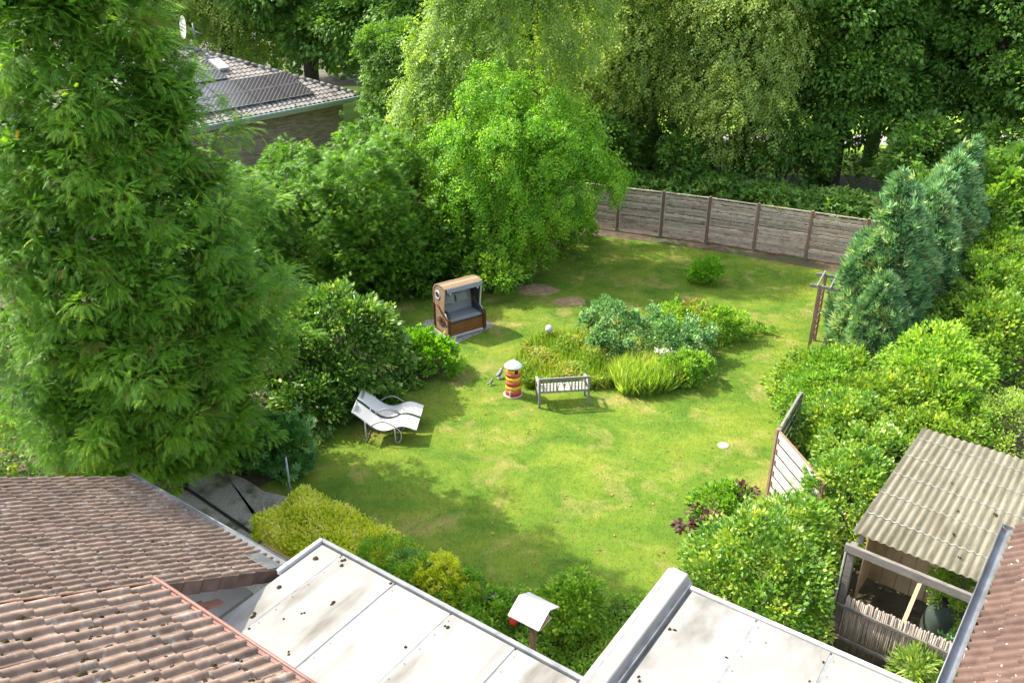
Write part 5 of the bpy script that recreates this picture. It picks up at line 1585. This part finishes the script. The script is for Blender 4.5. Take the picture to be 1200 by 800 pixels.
# red-leaved shrub at its tip
p = at(845, 612, .5)
e_ = plant('shrub', (p.x, p.y, 0), 'bushy green shrub with dark purple leaves drooping over the lawn', 'shrub',
           foliage('crown', L['bush'], lobes=[(.1, .1, .6, .6, .55, .6)], n=70, cr=.18, per=50, t='leaf', size=.09, seed=111), bush_stem(4, .9), trunk_name='stems')
link('purple_foliage', foliage('purple_foliage', L['purple'], lobes=[(-.38, -.22, .5, .48, .38, .45), (.5, .35, .85, .25, .2, .25)], n=34, cr=.15, per=44, t='leaf', size=.11, seed=112, droop=.5), e_)
# bamboo by the cane screen
p = at(1082, 800, .6)
cmx = foliage('crown', L['birch'], lobes=[(0, 0, .42, .35, .3, .45), (.45, -.1, .3, .3, .25, .32)], n=38, cr=.16, per=52, t='narrow', size=.16, seed=113, droop=.1, tbias=.0)
plant('bamboo_plant', (p.x, p.y + .25, 0), 'wispy yellow-green bamboo clump before the cane screen', 'bamboo', cmx, bush_stem(6, .9, .008, 14), trunk_name='stems')
# plants inside the lean-to
q = loc_sh(1.75, .22); plant('herb_plant', q, 'small blue-green herb just behind the cane screen', 'plant',
      foliage('leaves', L['silver'], lobes=[(0, 0, .55, .22, .2, .35)], n=20, cr=.1, per=36, t='leaf', size=.07, seed=114, tbias=-.2), bush_stem(3, .6, .008), crown_name='leaves', trunk_name='stems')
q = loc_sh(2.1, 1.6); plant('fern', q, 'bright green foliage under the corrugated roof inside the lean-to', 'plant',
      foliage('leaves', L['bush'], lobes=[(0, 0, 1.2, .9, .5, .8), (1.0, .1, 1.1, .8, .5, .8)], n=90, cr=.2, per=50, t='sprig', size=.12, seed=115, tbias=.15), bush_stem(3, 1.5, .012), crown_name='leaves', trunk_name='stems')

# ---- shrubs on the left
shrub(400, 395, 1.6, [(0, 0, 1.5, 1.35, 1.1, 1.35), (-.8, -.5, 1.1, 1.1, 1.0, 1.2), (.7, .1, 1.1, .95, .9, 1.1), (-1.3, .5, 1.5, 1.0, 1.0, 1.1), (.1, -.7, .8, 1.2, .8, .9)], 'laurel', 'large glossy laurel shrub left of the beach chair', 430, .26, 52, 'leaf', .125, 121, tbias=.03, tvar=.28)
shrub(352, 440, .9, [(0, 0, .9, 1.0, .9, 1.0), (.4, -.8, .55, .8, .7, .7), (-.7, .2, 1.0, .8, .8, 1.1)], 'laurel', 'darker leafy shrub between the conifer and the laurel', 170, .24, 50, 'leaf', .12, 122, tbias=-.05)
shrub(385, 475, .4, [(0, 0, .3, .55, .35, .35), (.65, .35, .25, .5, .35, .3), (1.2, .7, .2, .5, .3, .25)], 'laurel', 'low leafy ground shrub behind the sun loungers', 90, .17, 40, 'leaf', .13, 123, tbias=.06)
shrub(497, 418, .45, [(0, 0, .5, .75, .6, .6), (.45, -.1, .4, .5, .5, .45), (-.5, .3, .5, .5, .5, .5)], 'vine', 'low bright green leafy shrub in front of the beach chair', 110, .18, 50, 'leaf', .12, 124, tbias=-.1)
shrub(312, 520, .7, [(0, .1, .6, .85, .6, .65), (-.6, .2, .55, .6, .55, .6), (.45, -.05, .45, .5, .5, .5)], 'rhodo', 'dense dark rhododendron mound at the lawn rim under the conifer', 240, .2, 26, 'rosette', .12, 125, droop=-.1, up=.9)
# ---- yellow clipped hedge
yl = []
ya, yb = at(332, 606, .55), at(432, 632, .5)
dy_ = EU
ya = ya + EU * .18 + EV * .22
ye = empty('golden_hedge', (ya.x, ya.y, 0), AX, 'clipped bright yellow hedge beside the corner of the left garage', 'hedge')
g_ = np.random.default_rng(131); n = 36000
u = g_.uniform(0, 1, (n, 3)); face = g_.integers(0, 10, n)
X = -.45 + 3.2 * u[:, 0]; Y = -.72 + 1.4 * u[:, 1]; Z = .72 * u[:, 2]
Z = np.where(face < 5, .70 + .05 * np.sin(X * 6) * np.cos(Y * 5) , Z); Y = np.where((face >= 5) & (face < 8), -.72, Y); X = np.where(face == 8, -.45, X); Y = np.where(face == 9, .68, Y)
sh_ = 1 - .28 * np.clip(X / 2.4, 0, 1); Z = Z * sh_
rn = np.minimum(1, np.hypot(np.maximum(0, np.abs(X - 1.15) - 1.3) / .3, np.maximum(0, np.abs(Y + .02) - .42) / .28))
Z = Z * (1 - .12 * rn)
P = np.stack([X, Y, Z], 1) + g_.normal(size=(n, 3)) * .05 + np.stack([0 * X, 0 * X, .09 * np.sin(X * 3.1 + 2 * Y) * np.cos(Y * 4.3 - X)], 1)
P[:, 2] = np.maximum(P[:, 2], .02)
cN = np.stack([X - 1.0, Y, (Z - .1) * 2.5], 1)
tone = .60 + .2 * np.sin(X * 5 + 1) * np.sin(Y * 7) + g_.normal(size=n) * .2
link('foliage', scatter_mesh('foliage', 'leaf', P, nrmz(cN) + g_.normal(size=(n, 3)) * .5 + [0, 0, .4], nrmz(cN) * .5 + [0, 0, .6] + g_.normal(size=(n, 3)) * .4, .06 * (.6 + .8 * g_.random(n)), tone, L['yellow']), ye)
link('stems', bush_stem(9, .6, .02, 9), ye).location = (1, 0, 0)
# ---- border plants in front of the left garage
shrub(448, 655, .5, [(0, 0, .35, .6, .5, .4), (.55, -.35, .3, .5, .4, .35)], 'bush', 'feathery green fern clump after the yellow hedge', 75, .16, 46, 'sprig', .12, 132, name='fern', cat='fern', tbias=.12)
shrub(480, 672, .35, [(0, 0, .3, .45, .4, .35)], 'silver', 'small grey-green herb clump beside the ferns', 42, .13, 44, 'narrow', .12, 133, name='herb_plant', cat='plant', tbias=-.15)
shrub(512, 676, .45, [(0, 0, .38, .5, .42, .40), (.35, -.2, .3, .4, .35, .32)], 'yellow', 'small round yellow shrub in the garage border', 85, .13, 56, 'clump3', .055, 134, tbias=0)
shrub(545, 695, .35, [(0, 0, .3, .5, .4, .33), (.4, -.4, .25, .45, .4, .3)], 'bush', 'mid-green low shrub right of the round yellow one', 70, .14, 46, 'leaf', .075, 135, tbias=.0)
shrub(668, 718, .55, [(0, 0, .55, .5, .4, .62), (.2, .15, .8, .35, .3, .4)], 'bush', 'upright flowering shrub right of the bird feeder', 95, .15, 46, 'leaf', .085, 136, tbias=.08)
bd = [at(*p_) for p_ in [(485, 685), (540, 720), (600, 745), (660, 768), (705, 790)]]
bd2 = [at(*p_) for p_ in [(560, 712), (640, 735), (700, 735), (752, 722), (775, 715)]]
def cover(name, poly, n, h, size, t, mat, seed, fx=.8, tb=0, up=1.0):
    g_ = np.random.default_rng(seed); pa = np.array(poly)
    lo, hi = pa.min(0), pa.max(0)
    P = lo + g_.random((n * 4, 2)) * (hi - lo); P = P[in_poly(P, poly)][:n]; m = len(P)
    hh = h * (.55 + .45 * np.sin(P[:, 0] * 4.1 + 1) * np.sin(P[:, 1] * 3.7)) + .08
    z = hh * g_.random(m) ** .5
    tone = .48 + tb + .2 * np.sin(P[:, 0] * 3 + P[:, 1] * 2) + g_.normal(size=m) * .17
    F = g_.normal(size=(m, 3)) * fx + [0, 0, .35 * up]
    N = g_.normal(size=(m, 3)) * .45 + [0, 0, 1]
    return scatter_mesh(name, t, np.concatenate([P, z[:, None]], 1), F, N, size * (.6 + .8 * g_.random(m)), tone, mat)
bpoly = [tuple(at(*p_)[:2]) for p_ in [(470, 670), (500, 664), (560, 696), (640, 702), (700, 706), (765, 700), (800, 690), (800, 770), (700, 850), (600, 800), (500, 740)]]
tag(link('ground_cover', cover('ground_cover', bpoly, 14000, .30, .075, 'leaf', L['bush'], 141, tb=.12)), 'lush low leafy planting between lawn and garage roofs', 'ground cover', kind='stuff')
lpoly = [tuple(at(*p_)[:2]) for p_ in [(325, 540), (360, 520), (395, 480), (440, 450), (480, 440), (500, 455), (440, 470), (410, 487), (372, 530), (345, 555)]]
lp2 = [tuple(at(*p_)[:2]) for p_ in [(-260, 470), (120, 470), (190, 540), (205, 560), (150, 600), (-300, 640)]]
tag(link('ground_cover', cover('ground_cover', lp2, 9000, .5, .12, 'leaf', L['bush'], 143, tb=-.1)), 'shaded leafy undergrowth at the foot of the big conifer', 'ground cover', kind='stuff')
tag(link('ground_cover', cover('ground_cover', lpoly, 2600, .18, .10, 'leaf', L['laurel'], 142)), 'sparse leafy growth along the left rim of the lawn', 'ground cover', kind='stuff')

# ---- island bed
mpoly = smooth_poly([tuple(at(*p_)[:2]) for p_ in [(604, 455), (606, 425), (618, 405), (660, 396), (700, 398), (730, 420), (725, 455), (690, 458), (660, 450), (640, 458)]], 1)
def blades(name, poly, n, h, mat, seed, lean=.35, wide=1.0):
    g_ = np.random.default_rng(seed); pa = np.array(poly); lo, hi = pa.min(0), pa.max(0)
    P = lo + g_.random((n * 4, 2)) * (hi - lo); P = P[in_poly(P, poly)][:n]; m = len(P)
    F = np.concatenate([g_.normal(size=(m, 2)) * lean, np.ones((m, 1))], 1)
    N = g_.normal(size=(m, 3)); N[:, 2] = np.abs(N[:, 2])
    tone = .45 + .22 * np.sin(P[:, 0] * 2.4 + 2) * np.sin(P[:, 1] * 2.9) + g_.normal(size=m) * .2
    return scatter_mesh(name, 'blade', np.concatenate([P, np.zeros((m, 1))], 1), F, N, h * (.5 + .6 * g_.random(m)), tone, mat)
mb_ = tag(link('meadow_bed', cover('meadow_bed', mpoly, 15000, .46, .075, 'leaf', L['meadow'], 151, tb=.04)), 'wild yellowish meadow planting behind the bench and lighthouse', 'flower bed', kind='stuff')
tag(link('grass_blades', blades('grass_blades', mpoly, 4200, .5, L['meadow'], 152), mb_), kind='stuff')
shrub(726, 392, .7, [(0, 0, .75, .9, .75, .8), (-.4, .2, 1.05, .5, .5, .5), (.9, -.2, .6, .9, .8, .65), (1.7, -.3, .5, .8, .7, .55)], 'silver', 'large silvery green shrub in the middle of the island bed', 170, .2, 84, 'leaf', .085, 153, tbias=-.22, jag=.35, tvar=.4)
shrub(697, 381, .85, [(0, 0, .8, .22, .2, .3)], 'gold', 'small lime-yellow shrub tip at the left of the silvery shrub', 18, .12, 40, 'leaf', .09, 154, tbias=.2)
shrub(820, 378, .55, [(0, 0, .5, 1.1, .6, .55), (.9, .1, .4, .7, .5, .42), (-.7, .2, .45, .6, .5, .5)], 'bush', 'low green shrub at the right end of the island bed', 150, .18, 48, 'leaf', .085, 155, tbias=.05)
shrub(812, 367, .75, [(0, 0, .65, .5, .35, .35)], 'brownleaf', 'reddish brown twiggy plant at the back of the island bed', 30, .16, 34, 'leaf', .08, 156)
shrub(885, 387, .12, [(0, 0, .12, .3, .2, .15), (.45, -.05, .08, .2, .15, .1)], 'bush', 'tiny sprawling plant trailing from the right end of the bed', 20, .1, 30, 'leaf', .07, 157)
tpoly = smooth_poly([tuple(at(*p_)[:2]) for p_ in [(722, 462), (722, 440), (745, 432), (785, 432), (800, 445), (790, 458), (755, 466)]], 1)
tag(link('tall_grass', blades('tall_grass', tpoly, 7000, .7, L['reed'], 158, .3)), 'clump of long pale ornamental grass at the front of the island bed', 'ornamental grass', kind='stuff')
shrub(797, 436, .35, [(0, 0, .4, .55, .45, .45), (.5, .1, .35, .35, .4, .38)], 'bush', 'rounded dark green plant right of the ornamental grass', 80, .16, 46, 'leaf', .075, 159)
# pale flower heads
p = at(785, 415, .7)
fl_ = empty('flowering_plant', (p.x, p.y, 0), 0, 'pale pink flower heads rising from the island bed', 'flower')
b = MB()
for k in range(14):
    b.tube([(rc.uniform(-.05, .05), rc.uniform(-.05, .05), 0), (rc.uniform(-.35, .4), rc.uniform(-.2, .2), rc.uniform(.65, .9))], .006, 4)
link('stems', b.mesh('stems', M['bamboo']), fl_)
link('blossom', foliage('blossom', L['flower'], lobes=[(-.15, 0, .75, .28, .15, .12), (.25, -.05, .7, .22, .15, .12)], n=9, cr=.08, per=18, t='leaf', size=.07, seed=160), fl_)
# young shrub on the back lawn
shrub(825, 322, .3, [(0, 0, .35, .5, .4, .4), (.2, 0, .5, .3, .3, .3)], 'vine', 'small lone bright green shrub on the lawn before the back fence', 60, .16, 40, 'leaf', .10, 161, tbias=-.05)
